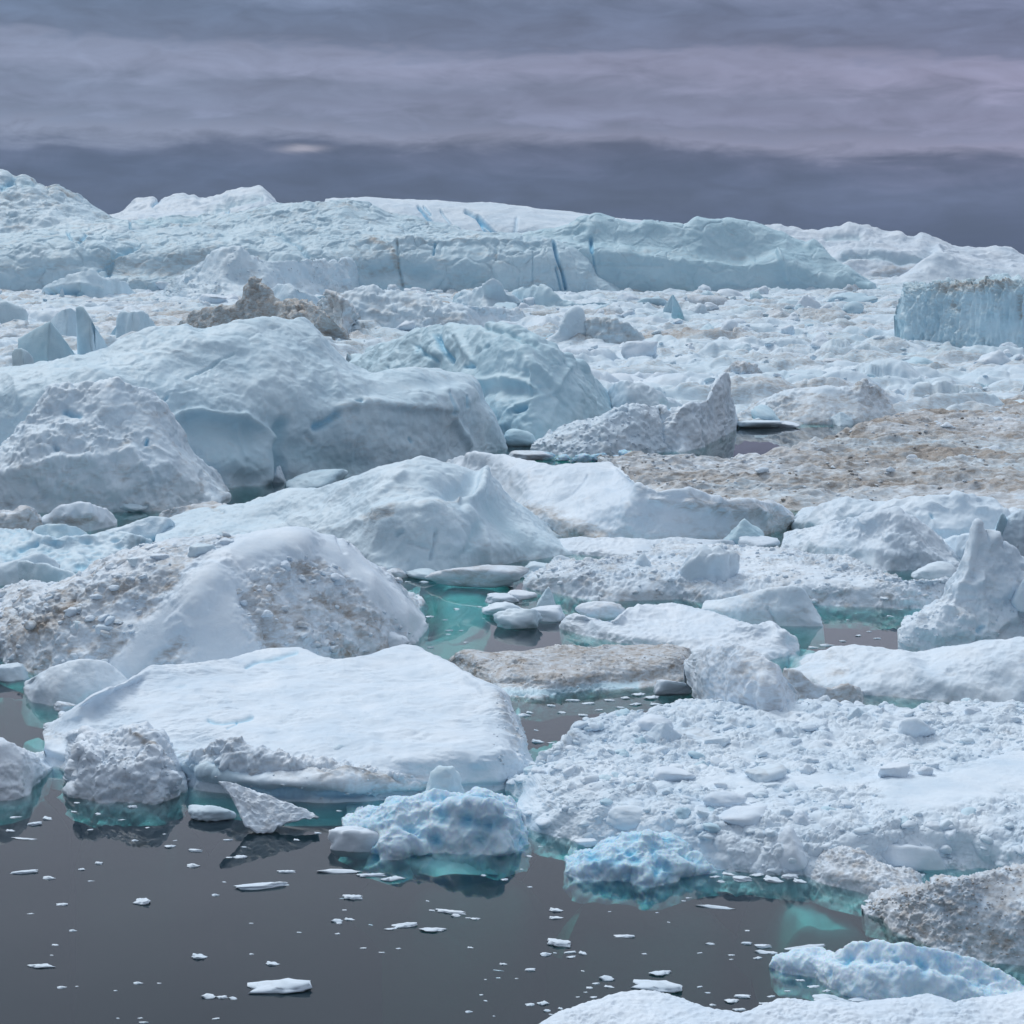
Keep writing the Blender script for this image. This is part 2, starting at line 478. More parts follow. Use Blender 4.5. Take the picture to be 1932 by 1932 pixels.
def block(name, label, cat, u, v, w, h, kind='slab', seed=1, depth=.8, rot=0., z=0., dirt=0., blue=0., cy=0., level=4, tilt=0., mat=None, group=None, rough=.05, noise=(), sink=.0, parent=None, y=None):
    """free-standing piece: (u,v) base centre, w and h its size in picture units"""
    b = at_z(u, v, z) if y is None else at_y(u, v, y)
    unit = b[1] / FPX
    P, F = block_shape(level, kind, seed, rough)
    P = P * np.array([w * unit, w * unit * depth, h * unit])
    c, s = math.cos(rot), math.sin(rot)
    P = np.stack([P[:, 0] * c - P[:, 1] * s, P[:, 0] * s + P[:, 1] * c, P[:, 2]], 1)
    if tilt:
        c, s = math.cos(tilt), math.sin(tilt); P = np.stack([P[:, 0] * c + P[:, 2] * s, P[:, 1], -P[:, 0] * s + P[:, 2] * c], 1)
    if noise:
        nn = P - P.mean(0); nn /= np.linalg.norm(nn, axis=1)[:, None] + 1e-9
        nz, cv = apply_noise(P + b, nn, noise, unit, 1.0); P = P + nn * nz[:, None]
    P[:, 2] -= sink * h * unit
    dn = fbm((P + b) / (w * unit * .35), 4)
    me = mesh_np(name, P, F, {'dirt': dirt * (.6 + 1.2 * dn) if dirt else 0 * dn, 'blue': blue * (.7 + .8 * dn), 'cy': cy + 0 * dn}, mat or (ICE_NEAR if b[1] < 210 else ICE if b[1] < 800 else ICE_FAR))
    b = b.copy(); b[1] += w * unit * depth * .35
    return add(name, me, b, label, cat, group, parent=parent)
# ---------------------------------------------------------------- water
def water():
    m = bpy.data.materials.new('sea_water'); m.use_nodes = True; nt = m.node_tree; nt.nodes.clear(); N = NT(nt)
    out = nt.nodes.new('ShaderNodeOutputMaterial')
    pos = nt.nodes.new('ShaderNodeNewGeometry').outputs['Position']
    w = N.noise(N.vmul(pos, (1, .5, 1)), .35, 3, .5); w2 = N.noise(pos, .03, 2)
    bp = nt.nodes.new('ShaderNodeBump'); bp.inputs['Strength'].default_value = .06; bp.inputs['Distance'].default_value = .08
    nt.links.new(w, bp.inputs['Height'])
    fr = nt.nodes.new('ShaderNodeFresnel'); fr.inputs['IOR'].default_value = 1.333; nt.links.new(bp.outputs[0], fr.inputs['Normal'])
    gl = nt.nodes.new('ShaderNodeBsdfGlossy'); gl.inputs['Roughness'].default_value = .015; nt.links.new(bp.outputs[0], gl.inputs['Normal'])
    gl.inputs['Color'].default_value = (1, 1, 1, 1)
    tr = nt.nodes.new('ShaderNodeBsdfTransparent'); tr.inputs[0].default_value = (.92, .98, .98, 1)
    df = nt.nodes.new('ShaderNodeBsdfDiffuse'); df.inputs[0].default_value = (.07, .21, .33, 1)
    m0 = nt.nodes.new('ShaderNodeMixShader'); m0.inputs[0].default_value = .085
    nt.links.new(tr.outputs[0], m0.inputs[1]); nt.links.new(df.outputs[0], m0.inputs[2])
    mx = nt.nodes.new('ShaderNodeMixShader')
    nt.links.new(fr.outputs[0], mx.inputs[0]); nt.links.new(m0.outputs[0], mx.inputs[1]); nt.links.new(gl.outputs[0], mx.inputs[2])
    ab = nt.nodes.new('ShaderNodeVolumeAbsorption'); ab.inputs['Color'].default_value = (.02, .80, .74, 1); ab.inputs['Density'].default_value = .30
    nt.links.new(mx.outputs[0], out.inputs['Surface']); nt.links.new(ab.outputs[0], out.inputs['Volume'])
    X, Y0, Y1, Dp = 2500, -300, 5000, -22
    V = [(-X, Y0, 0), (X, Y0, 0), (X, Y1, 0), (-X, Y1, 0), (-X, Y0, Dp), (X, Y0, Dp), (X, Y1, Dp), (-X, Y1, Dp)]
    F = [(0, 1, 2, 3), (7, 6, 5, 4), (4, 5, 1, 0), (5, 6, 2, 1), (6, 7, 3, 2), (7, 4, 0, 3)]
    add('water', mesh_np('water', V, F, {}, m, False), kind='structure')
    m2, nt, N, bs = new_mat('sea_bed')
    pos = nt.nodes.new('ShaderNodeNewGeometry').outputs['Position']
    nt.links.new(N.mix(N.noise(pos, .05, 3), (.012, .03, .034, 1), (.03, .05, .055, 1)), bs.inputs['Base Color'])
    S = 2500
    add('sea_bed', mesh_np('sea_bed', [(-S, -350, -23), (S, -350, -23), (S, 5050, -23), (-S, 5050, -23)], [(0, 1, 2, 3)], {}, m2, False), kind='structure')
water()

# ---------------------------------------------------------------- pack ice fields (setting)
def field(name, label, back, front, dr, du, zbase, spec, dirt, matr, cyf=.15, er=10):
    """uneven ground of frozen-together ice between two shore lines; rows are spaced by distance"""
    bp_, fp = pts(back), pts(front)
    ua, ub = fp[0, 0], fp[-1, 0]
    U = np.linspace(ua, ub, int((ub - ua) / du))
    yb = at_z(U, np.interp(U, bp_[:, 0], bp_[:, 1]), 0)[:, 1]; yf = at_z(U, np.interp(U, fp[:, 0], fp[:, 1]), 0)[:, 1]
    n = int(np.log(np.max(yb / yf)) / dr)
    t = np.linspace(0, 1, n)[:, None]
    Y = yf[None] * (yb / yf)[None] ** t
    X = (U[None] - 966) / FPX * Y * CP
    P = np.stack([X, Y, 0 * X], -1)
    edge = np.minimum(np.minimum(t, 1 - t) * n / er, 1.0) * np.ones_like(X)
    Q = P.reshape(-1, 3); z = np.full(len(Q), zbase)
    for k, wl, amp, st in spec:
        S = Q / wl * np.array(st)
        if k in 'frb': z += amp * fbm(S, 4 if wl > 20 else 3, .5, k)
        elif k == 'k':
            f1, f2, r = voro(S); z += amp * ((r - .5) * 2 * np.clip((f2 - f1) * 5, 0, 1))
        else:
            S = S + .25 * np.stack([perlin(S * 1.3), perlin(S * 1.3 + 9), 0 * S[:, 0]], -1)
            f1, f2, r = voro(S); z += amp * (np.clip(1 - f1 * f1 * 1.5, -.3, 1) * (.2 + r) - .2)
    z = z * edge.ravel() - .6 * (1 - edge.ravel())
    Q[:, 2] = z
    d = dirt[0] + dirt[1] * np.clip(fbm(Q / dirt[2] * np.array([.5, 1, 1]), 5, .6) * 1.8, -.3, 1) + .2 * np.clip(-fbm(Q / 9, 3), 0, 1)
    me = mesh_np(name, Q, gridfaces(n, len(U)), {'dirt': d, 'blue': 0 * d, 'cy': cyf + .5 * fbm(Q / 60, 3)}, matr)
    add(name, me, (0, 0, 0), label, None, None, 'structure')
    SURF[name] = (Q, None, None, 0)

field('pack_ice', 'hummocky white pack ice stretching back to the far icebergs',
      '-160,519 2100,519', '-160,700 650,690 900,760 1200,800 1400,806 1600,800 1690,795 2100,800', .0019, 2.6, .9,
      [('f', 120, 4.2, (.6, 1, 1)), ('r', 45, 3.2, (.6, .9, 1)), ('k', 22, 3.4, (.7, 1, 1)), ('v', 15, 3.6, (.8, 1, 1)), ('k', 6, 1.0, (1, 1, 1))], (.12, .85, 60), ICE, .32)
field('brown_brash_ice', 'brown stained brash ice packed flat beside the dark pond',
      '1130,880 1200,871 1310,872 1370,877 1430,867 1500,852 1560,834 1600,818 1680,790 1760,768 1850,748 2100,738',
      '1130,893 1215,925 1300,945 1400,952 1490,966 1530,968 1700,968 2100,992', .0016, 1.7, .45,
      [('f', 34, 1.8, (.5, 1, 1)), ('r', 14, 1.9, (.5, 1, 1)), ('r', 5, 1.1, (.6, 1, 1)), ('k', 4, .5, (.5, 1, 1)), ('r', 2, .4, (.5, 1, 1))], (.58, .6, 22), ICE, .1, 60)

# ---------------------------------------------------------------- far icebergs and cliffs
FARN0 = [('f', 90, 9), ('r', 60, 5), ('k', 34, 3.2), ('r', 14, 1.4)]
berg('L5', 'iceberg', 'distant jagged snow white iceberg range on the skyline at far right', 'iceberg',
     '1400,545 1500,552 1600,552 1700,552 1850,552 2050,548',
     [('d', 60, '1400,500 1480,480 1560,500 1600,480 1680,478 1750,490 1850,520 1950,522 2050,520'),
      ('d', 190, '1400,470 1500,455 1580,466 1640,460 1720,468 1800,480 1860,490 1932,498 2050,510'),
      ('d', 300, '1400,440 1453,431 1466,428 1496,433 1522,441 1564,435 1585,430 1601,425 1620,429 1639,433 1669,444 1702,442 1706,450 1729,450 1736,441 1751,446 1777,453 1807,468 1845,472 1901,472 1932,482 2050,500')],
     [('f', 90, 6), ('r', 60, 5), ('k', 30, 1)], wk='y', wz=3000, sm=2, cy=.0, dirt=(0, .15, 60),
     feats=[dict(p='1590,487 1640,478 1700,490 1760,488', w=9, h=-9, cy=.6), dict(p='1560,452 1620,448', w=6, h=-6, cy=.6), dict(p='1650,518 1730,512 1770,520', w=9, h=3, dirt=.4), dict(p='1768,472 1790,540', w=6, h=7)])
berg('L5b', 'iceberg', 'low smooth snow ramp in front of the distant jagged range at right', 'iceberg',
     '1560,556 1650,556 1750,560 1900,560 2050,560',
     [('d', 40, '1560,552 1620,543 1680,530 1760,523 1850,535 2050,540'), ('d', 100, '1560,548 1640,536 1700,524 1768,472 1820,500 1900,512 2050,515')],
     [('f', 80, 6), ('r', 50, 3)], wk='y', wz=2300, sm=4, cy=.1)
berg('L1', 'iceberg', 'distant white iceberg with wavy crest and blue end face on skyline at left', 'iceberg',
     '190,470 260,474 340,474 440,474 540,470',
     [('d', 20, '190,430 260,424 340,420 420,414 470,412 540,425'), ('d', 120, '195,415 249,408 320,404 385,400 420,394 445,380 500,374 530,398'),
      ('d', 300, '203,413 230,409 257,383 275,379 291,376 296,385 320,377 349,368 354,373 369,371 376,378 410,370 440,363 470,360 491,356 508,375 523,392')],
     [('f', 70, 5), ('r', 40, 3)], wk='y', wz=2700, sm=1.5, cy=.12,
     feats=[dict(p='395,402 440,385 490,372', w=8, h=-8, cy=.7), dict(p='428,398 430,402', w=3, h=-10, blue=.9), dict(p='288,390 300,381', w=2.5, h=-5, blue=.5)])
berg('L3', 'iceberg', 'smooth domed ice cap with slanting blue crevasses behind the central wall', 'iceberg',
     '600,470 700,470 850,470 1000,470 1130,470 1240,470',
     [('d', 15, '605,440 700,440 850,442 1000,440 1130,430 1240,440'), ('d', 90, '610,400 700,396 800,402 870,405 980,412 1070,420 1240,425'),
      ('d', 330, '615,388 671,384 756,388 790,391 837,390 900,391 959,393 1000,398 1044,403 1111,411 1180,420 1240,428')],
     [('f', 80, 3), ('r', 50, 1.5)], wk='y', wz=2450, sm=4, cy=.15, q=1.,
     feats=[dict(p='790,392 815,420', w=3, h=-8, blue=.9), dict(p='800,392 812,405', w=2, h=-4, blue=.6), dict(p='832,398 858,434', w=2, h=-4, blue=.35),
            dict(p='880,400 900,410 918,438', w=3.5, h=-9, blue=.7), dict(p='902,410 934,439', w=3, h=-8, blue=.9), dict(p='975,412 972,438', w=3, h=-3, blue=.2)])
berg('L0', 'iceberg', 'tall rough ice hill with jagged blue pinnacles at the left edge of the skyline', 'iceberg',
     '-160,545 0,545 100,545 200,540 300,530',
     [('d', 60, '-160,480 0,478 80,470 160,450 230,445 290,470'), ('d', 200, '-160,400 0,400 60,400 130,415 190,425 280,450'),
      ('d', 420, '-160,345 -60,350 0,332 10,332 20,341 29,342 30,349 41,336 61,343 68,353 91,364 102,358 142,370 169,393 203,410 244,425 275,440')],
     [('f', 90, 8), ('r', 55, 5), ('k', 24, 2), ('r', 14, 1)], wk='y', wz=1950, sm=1.5, cy=.55, dirt=(.02, .5, 70),
     feats=[dict(p='5,355 22,350', w=6, h=-7, blue=.7), dict(p='45,352 62,352', w=5, h=-5, cy=.4)])
berg('W2', 'iceberg', 'upper pale blue wall of the long tabular iceberg right of centre', 'iceberg',
     '960,545 1100,556 1250,559 1395,562 1520,562 1600,562 1650,558 1662,555',
     [('d', 8, '965,470 1080,470 1200,480 1320,492 1420,496 1470,492 1560,520 1656,554'),
      ('d', 60, '970,452 1080,455 1180,458 1300,470 1400,478 1480,470 1545,492 1652,552'),
      ('d', 110, '974,442 1044,436 1078,426 1122,412 1152,414 1206,424 1213,416 1299,426 1311,417 1376,419 1432,429 1455,437 1526,467 1582,503 1650,552'),
      ('d', 135, '974,440 1044,433 1078,420 1122,408 1152,411 1206,422 1213,413 1299,423 1311,413 1376,415 1432,425 1455,433 1526,465 1582,502 1650,550')],
     [('f', 90, 5), ('r', 70, 4, (1, 1, .7)), ('k', 60, 2), ('r', 16, .5)], wk='y', wz=1900, sm=2, q=1.1, maxn=800, cy=.95, dirt=(0, .14, 50),
     feats=[dict(p='1044,462 1050,490 1060,512 1067,545', w=3, h=-9, blue=1.), dict(p='1046,505 1054,530 1060,556', w=2, h=-5, blue=.6),
            dict(p='1115,452 1117,475', w=3, h=-8, blue=1.), dict(p='1118,480 1122,510 1130,540', w=1.6, h=-4, blue=.6),
            dict(p='974,442 1040,445 1100,436', w=6, h=-6, cy=.2), dict(p='1526,467 1560,500 1600,530 1640,552', w=7, h=10), dict(p='1468,476 1480,500 1486,530', w=4, h=9, na=.4),
            dict(p='1380,480 1440,500 1500,540 ', w=34, h=-7, na=.4), dict(p='1200,470 1300,480 1400,484', w=8, h=-5, dirt=.1), dict(p='1095,500 1250,502', w=2, h=-2)])
berg('W1', 'iceberg', 'vast crevassed and dirt streaked ice ridge across the left and centre horizon', 'iceberg',
     '-160,548 0,545 150,545 300,552 450,556 560,550 705,545 850,548 942,552 1050,556 1130,557 1180,557',
     [('d', 12, '-160,510 0,505 120,500 220,515 330,530 450,520 600,490 746,500 874,498 980,500 1060,505 1130,535 1180,556'),
      ('d', 60, '-160,470 0,470 130,460 215,485 330,483 410,470 520,475 640,462 746,462 874,457 960,458 1044,463 1090,480 1140,528 1179,555'),
      ('d', 200, '-160,450 0,452 130,440 250,450 400,440 540,430 650,425 760,440 858,450 930,455 1027,457 1080,468 1140,520 1178,554'),
      ('d', 420, '-160,440 0,440 120,430 210,424 249,425 262,419 339,414 389,412 450,407 508,398 555,390 600,386 654,385 700,392 740,405 780,415 858,440 908,447 1027,451 1075,462 1135,512 1177,553')],
     [('f', 110, 7), ('r', 80, 5), ('k', 55, 2.4), ('k', 24, .9), ('r', 14, .7)], wk='y', wz=1870, sm=3, q=1.1, maxn=1100, cy=.7, dirt=(.0, .36, 55),
     feats=[dict(p='172,418 172,446', w=3, h=-9, blue=1.), dict(p='128,440 134,452', w=3, h=-5, blue=.6), dict(p='150,458 165,446', w=3, h=-6, blue=.6),
            dict(p='202,520 208,495 215,480 262,468', w=4, h=-9, blue=.6), dict(p='185,510 205,488', w=2.5, h=-5, blue=.4),
            dict(p='60,520 120,500 200,495', w=6, h=-5), dict(p='215,500 300,505 370,490 430,475', w=22, h=-14, dirt=.12, na=.5),
            dict(p='440,470 480,480 520,490', w=9, h=-8), dict(p='345,418 342,432', w=2, h=-4, blue=.5), dict(p='246,422 246,436', w=2, h=-5, blue=.5),
            dict(p='260,421 340,417 375,412', w=5, h=-6, cy=.5), dict(p='520,440 560,458 580,485', w=3, h=-5, blue=.2),
            dict(p='750,462 752,500 760,540', w=2.5, h=-5, blue=.3, dirt=.3), dict(p='821,460 818,480', w=2, h=-6, blue=.6), dict(p='700,455 740,475 748,495', w=6, h=2, dirt=.5),
            dict(p='700,515 760,508 800,520', w=16, h=-12, na=.5), dict(p='938,470 936,490', w=3, h=-3, dirt=.25), dict(p='1005,480 1004,538', w=1.6, h=-3, blue=.15),
            dict(p='1044,462 1050,490 1060,512 1067,545', w=2.5, h=-11, blue=1., na=.3), dict(p='1048,505 1054,530 1060,556', w=1.8, h=-6, blue=.7), dict(p='1115,455 1117,480', w=2.5, h=-9, blue=1.), dict(p='780,395 860,440', w=6, h=3), dict(p='746,460 874,455 1044,462', w=4, h=5, dirt=.1)])
berg('L6', 'iceberg', 'steep fluted grey blue iceberg wall with a crumbled brown top at right edge', 'iceberg',
     '1697,656 1720,660 1751,661 1845,670 1932,675 2080,678',
     [('d', 2, '1692,600 1720,602 1780,606 1850,608 1932,612 2080,615'), ('d', 10, '1702,560 1740,556 1790,560 1850,558 1910,552 1960,548 2080,550'),
      ('d', 90, '1708,551 1718,540 1725,546 1740,540 1750,548 1762,538 1770,528 1780,540 1792,536 1806,546 1822,538 1836,546 1852,532 1866,540 1880,528 1897,518 1908,528 1920,518 1932,530 2080,528')],
     [('f', 60, 2), ('r', 24, 8, (1.6, 1.6, .3)), ('r', 12, 4, (1.4, 1.4, .5)), ('k', 13, 1.6)], wk='z', sm=1.5, cy=.75, blue=.0, dirt=(.0, .22, 30), q=1.1,
     feats=[dict(p='1710,554 1780,548 1850,546 1932,540', w=9, na=1.5, dirt=.12), dict(p='1706,552 1697,600 1697,660', w=8, na=.25), dict(p='1780,552 1850,548 1910,540', w=8, h=2, dirt=.45), dict(p='1925,560 1926,600', w=4, h=-4, dirt=.5), dict(p='1800,572 1815,586', w=5, h=-3, dirt=.4)])

# ---------------------------------------------------------------- middle distance, behind the big left bergs
MIDN = [('f', 60, 6), ('r', 34, 3), ('r', 12, .9)]
RUBN = [('f', 70, 6), ('r', 34, 4), ('v', 14, 3), ('v', 7, 1.4)]
berg('hillA', 'iceberg', 'conical rubble covered white ice hill in front of the crevassed ridge', 'iceberg',
     '290,566 360,575 450,578 560,575 680,560 760,550', [('d', 60, '293,560 360,545 420,530 500,540 600,535 755,546'),
      ('d', 150, '296,558 340,530 399,482 412,474 423,466 450,469 470,480 501,490 528,495 575,491 620,495 654,491 690,512 730,540 752,545')],
     [('f', 60, 7), ('r', 30, 4), ('v', 9, 2)], sm=2, cy=.4, dirt=(0, .3, 40))
berg('caveberg', 'iceberg', 'hooded iceberg with a dark blue hollow at its foot left of the rubble cone', 'iceberg',
     '78,562 110,570 150,572 200,570 235,566 262,562', [('d', 0, '79,556 108,545 150,538 195,540 225,548 258,556'), ('d', 8, '80,553 105,532 140,522 172,520 200,530 225,535 256,552'),
      ('d', 30, '81,550 100,537 125,524 145,515 160,509 168,507 178,509 186,520 192,525 215,525 235,532 245,545 256,552')],
     [('f', 40, 4), ('r', 26, 1.5)], sm=2, cy=.55, feats=[dict(p='100,562 125,556 150,560', w=9, h=-11, blue=.75), dict(p='85,546 150,536 190,545', w=4, h=4)])
crag = [('f', 40, 6), ('r', 16, 5), ('k', 9, 3), ('r', 6, 1)]
berg('crag', 'iceberg', 'jagged grey brown dirt caked ice crag rising to a horn behind the big smooth berg', 'iceberg',
     '330,640 400,650 480,650 560,655 620,670 664,665', [('d', 10, '332,628 400,622 460,610 520,605 600,622 660,650'),
      ('d', 40, '335,617 355,596 383,585 415,580 440,576 455,560 467,540 476,532 484,530 497,537 508,549 518,566 530,572 575,569 600,580 620,598 645,618 657,642')],
     crag, sm=1.2, dirt=(.62, .35, 25), cy=.5, mat=ICE)
berg('crag2', 'iceberg', 'pale beige crumbling crag just right of the horned brown crag', 'iceberg',
     '596,620 630,648 650,652 676,640', [('d', 8, '600,590 625,590 645,598 672,610'), ('d', 25, '604,572 618,556 630,552 645,562 655,572 662,590 673,598')],
     crag, sm=1, dirt=(.35, .4, 20), cy=.3)
berg('crag2b', 'iceberg', 'white snow dome half hidden behind the brown crag horn', 'iceberg', '500,590 560,595 625,590', [('d', 14, '502,560 550,562 620,575'), ('d', 40, '505,552 520,540 545,538 565,547 590,562 618,580')], MIDN, sm=2, cy=.4)
berg('greyberg', 'iceberg', 'long low blue grey berg with sloping right tail before the central wall', 'iceberg',
     '960,588 1040,592 1120,593 1200,592', [('d', 2, '964,560 1030,562 1080,575 1198,586'), ('d', 14, '969,548 985,540 1010,539 1030,542 1045,556 1060,566 1090,572 1130,570 1160,575 1185,582 1199,588')], MIDN, sm=2, cy=.75)
berg('crag3', 'iceberg', 'beige and white knobbly berg on a snow pedestal in the middle pack ice', 'iceberg',
     '1084,660 1130,662 1180,664 1230,662', [('d', 5, '1086,650 1120,635 1170,630 1228,655'), ('d', 22, '1088,646 1098,622 1110,606 1125,598 1150,600 1165,606 1185,615 1200,625 1215,642 1230,656')],
     [('f', 40, 6), ('r', 22, 4), ('k', 12, 2)], sm=1.2, cy=.4, dirt=(.3, .4, 30))
berg('cone', 'iceberg', 'pointed snow cone leaning on the knobbly beige berg', 'iceberg', '1020,662 1060,662 1108,660', [('d', 10, '1025,652 1070,630 1104,625'), ('d', 26, '1028,650 1050,630 1066,605 1072,590 1085,583 1096,588 1102,600')], MIDN, sm=1, cy=.35)
berg('midL', 'iceberg', 'broad dusty rubble slope rising between the brown crag and the wall', 'iceberg',
     '640,640 720,640 830,640 900,640 1000,620', [('d', 30, '642,600 720,590 800,592 880,595 990,600'), ('d', 90, '645,560 680,545 705,540 730,548 760,552 800,560 815,572 850,575 900,580 980,590')],
     RUBN, sm=2, cy=.35, dirt=(.05, .35, 45))
berg('midM', 'iceberg', 'small triangular rubble pyramid at the foot of the central wall', 'iceberg',
     '850,585 920,592 1000,590', [('d', 14, '855,572 910,560 995,580'), ('d', 30, '858,566 880,552 905,545 920,535 930,528 945,540 960,558 985,575')], RUBN, sm=1.2, cy=.4)
berg('dirtyL', 'iceberg', 'dusty grey flat topped berg standing right of the broken beige crag', 'iceberg',
     '690,628 740,632 800,630 820,626', [('d', 6, '695,615 740,612 800,612 818,615'), ('d', 18, '700,607 715,598 738,592 760,594 790,590 808,594 817,605 819,618')], crag, sm=1.5, cy=.4, dirt=(.2, .3, 30))
berg('hillD', 'iceberg', 'wide dirt streaked ice mound behind the dark pond at right', 'iceberg',
     '1384,793 1450,797 1530,800 1620,800 1700,790 1765,782', [('d', 40, '1388,784 1450,772 1530,765 1620,765 1700,770 1760,778'),
      ('d', 110, '1392,780 1440,755 1500,736 1560,728 1600,733 1620,724 1628,720 1640,727 1680,740 1720,760 1757,776')],
     [('f', 70, 5), ('r', 30, 4), ('k', 14, 2)], sm=1.5, cy=.15, dirt=(.22, .5, 40), feats=[dict(p='1440,765 1500,742 1560,734 1600,738', w=7, h=2, dirt=-.3), dict(p='1690,750 1740,772', w=10, h=2, dirt=-.4, na=.3)])
berg('scoop', 'iceberg', 'long scalloped pale blue ice bar lying before the dirt streaked mound', 'iceberg',
     '1387,748 1430,752 1480,745 1519,728', [('d', 3, '1388,742 1430,740 1480,730 1518,722'), ('d', 22, '1390,738 1425,728 1460,718 1495,710 1510,709 1519,716')], [('f', 30, 2), ('s', 12, 4), ('r', 20, 1)], sm=1, cy=.6)
berg('brownT', 'iceberg', 'brown flat sided triangular berg poking above the streaked mound', 'iceberg',
     '1565,733 1600,738 1640,738 1668,735', [('d', 5, '1566,728 1595,722 1640,718 1665,730'), ('d', 18, '1567,727 1590,712 1620,696 1636,700 1650,715 1664,731')], MIDN, sm=1, dirt=(.55, .2, 30))
berg('brownM', 'iceberg', 'brown speckled mound with a blue white hollow left of the scalloped bar', 'iceberg',
     '1355,728 1400,732 1450,726', [('d', 6, '1357,720 1400,708 1449,718'), ('d', 20, '1360,716 1375,700 1390,690 1402,686 1420,692 1435,700 1450,716')], crag, sm=1, dirt=(.4, .35, 25), feats=[dict(p='1390,710 1410,716', w=9, h=-6, blue=.3, dirt=-.6)])

# ---------------------------------------------------------------- B3, B1, B2: the three big bergs on the left
berg('B3', 'iceberg', 'great smooth domed grey blue iceberg with slit shaped crevasses in mid picture', 'iceberg',
     '650,760 750,790 850,800 929,822 993,833 1057,828 1110,812 1150,806 1165,800',
     [('d', 20, '656,715 730,725 840,735 940,760 1010,775 1080,765 1130,770 1161,790'), ('d', 60, '660,690 730,690 830,690 920,700 1000,705 1080,720 1125,745 1159,786'),
      ('d', 110, '663,680 722,672 790,655 847,645 920,650 990,665 1050,690 1105,722 1158,783'),
      ('d', 190, '665,672 722,653 773,631 800,623 820,620 847,619 880,621 908,619 932,609 959,613 1010,638 1061,667 1111,704 1145,741 1157,780')],
     [('f', 120, 9), ('r', 90, 6), ('k', 85, 1.6), ('r', 36, 1.6), ('r', 13, .5)], sm=3, cy=.85, dirt=(0, .12, 60), q=1.3,
     feats=[dict(p='826,635 836,655 850,678', w=5, h=-10, blue=.7), dict(p='833,628 828,650', w=10, h=-7), dict(p='790,655 800,668 825,680', w=4, h=-5, blue=.35), dict(p='783,652 788,664', w=3, h=-4, blue=.3),
            dict(p='876,692 892,691', w=3.5, h=-6, blue=.6), dict(p='735,695 737,705', w=2.5, h=-4, blue=.4), dict(p='975,778 995,772', w=4, h=-8, blue=.5),
            dict(p='965,775 1000,755 1040,740 1060,710 1070,695', w=7, h=6), dict(p='905,722 950,712 990,720 1010,735', w=7, h=7), dict(p='905,740 960,730 1000,745', w=15, h=-8, na=.6),
            dict(p='870,640 880,665 892,680', w=7, h=6), dict(p='910,665 925,655', w=3, h=-3, blue=.1), dict(p='1000,732 1004,745', w=2, h=-3, blue=.2),
            dict(p='915,620 960,632 1010,655', w=5, h=-5, cy=.2), dict(p='1040,760 1030,800', w=9, h=5), dict(p='860,690 960,690', w=30, h=-6)])
berg('B1', 'iceberg', 'enormous smooth white iceberg sloping from the left edge with undercut front bays', 'iceberg',
     '-160,905 0,915 150,930 300,925 420,919 460,916 496,915 530,908 565,906 620,902 700,894 780,886 841,876 891,862 930,852 955,846',
     [('d', 6, '-160,850 0,850 150,850 320,860 400,868 470,862 500,860 528,840 580,850 700,850 800,850 880,838 953,840'),
      ('d', 20, '-160,790 0,790 150,785 300,788 345,778 383,773 430,780 480,790 517,808 550,790 640,770 720,765 830,768 890,760 930,790 951,836'),
      ('d', 55, '-160,750 0,748 150,738 300,740 400,745 500,760 560,745 640,738 720,742 830,738 890,735 925,780 949,833'),
      ('d', 110, '-160,720 0,722 150,705 300,705 400,712 500,705 580,700 660,712 730,722 800,715 880,725 918,772 946,830'),
      ('d', 190, '-160,708 0,706 102,694 203,690 250,664 330,650 440,642 540,636 600,655 650,695 698,712 786,699 860,708 898,722 914,760 942,826'),
      ('d', 280, '-160,706 0,704 102,692 203,668 230,642 254,632 294,616 339,622 383,629 423,620 474,610 525,603 569,601 590,614 603,627 626,657 654,684 698,709 740,703 786,697 824,702 870,708 895,718 908,744 922,789 940,825')],
     [('f', 150, 8), ('r', 110, 6), ('k', 95, 1.3), ('r', 40, 1.5), ('r', 14, .5)], sm=3, cy=.55, dirt=(0, .15, 70), q=1.3, zdirt=(.12, .6),
     feats=[dict(p='326,790 345,778 380,774 420,782 467,786 500,805 518,828', w=7, h=9), dict(p='365,800 420,805 470,815', w=34, h=-16, na=.3, cy=.25),
            dict(p='400,870 440,868 480,880', w=22, h=8, cy=.2), dict(p='515,830 512,870 505,905', w=9, h=9, na=.3), dict(p='530,800 520,850 525,900', w=11, h=-13, cy=.5, blue=.06, na=.3),
            dict(p='595,805 610,800 632,785', w=7, h=-11, blue=.55), dict(p='640,770 700,760 790,772 841,772', w=8, h=5, dirt=.12),
            dict(p='560,855 600,865 650,880', w=24, h=-6, cy=.3), dict(p='640,790 680,830 720,850 800,840', w=30, h=3, dirt=.07),
            dict(p='843,745 846,780', w=3.5, h=-6, blue=.4), dict(p='877,750 879,768', w=2.5, h=-5, blue=.5), dict(p='670,760 680,760', w=3, h=-5, blue=.5),
            dict(p='768,828 771,834', w=3, h=-5, blue=.5), dict(p='840,740 850,790 880,840', w=8, h=8), dict(p='900,760 895,800 905,850', w=9, h=-7),
            dict(p='569,601 600,650 620,690 640,740', w=9, h=5), dict(p='350,720 400,695 440,670', w=2.5, h=-2.5, cy=.3), dict(p='305,762 315,752', w=3, h=-4, blue=.3), dict(p='575,820 590,835', w=5, h=-4, dirt=.2),
            dict(p='455,800 460,860', w=6, h=4), dict(p='700,740 780,725 850,720', w=18, h=-3, na=.2)])
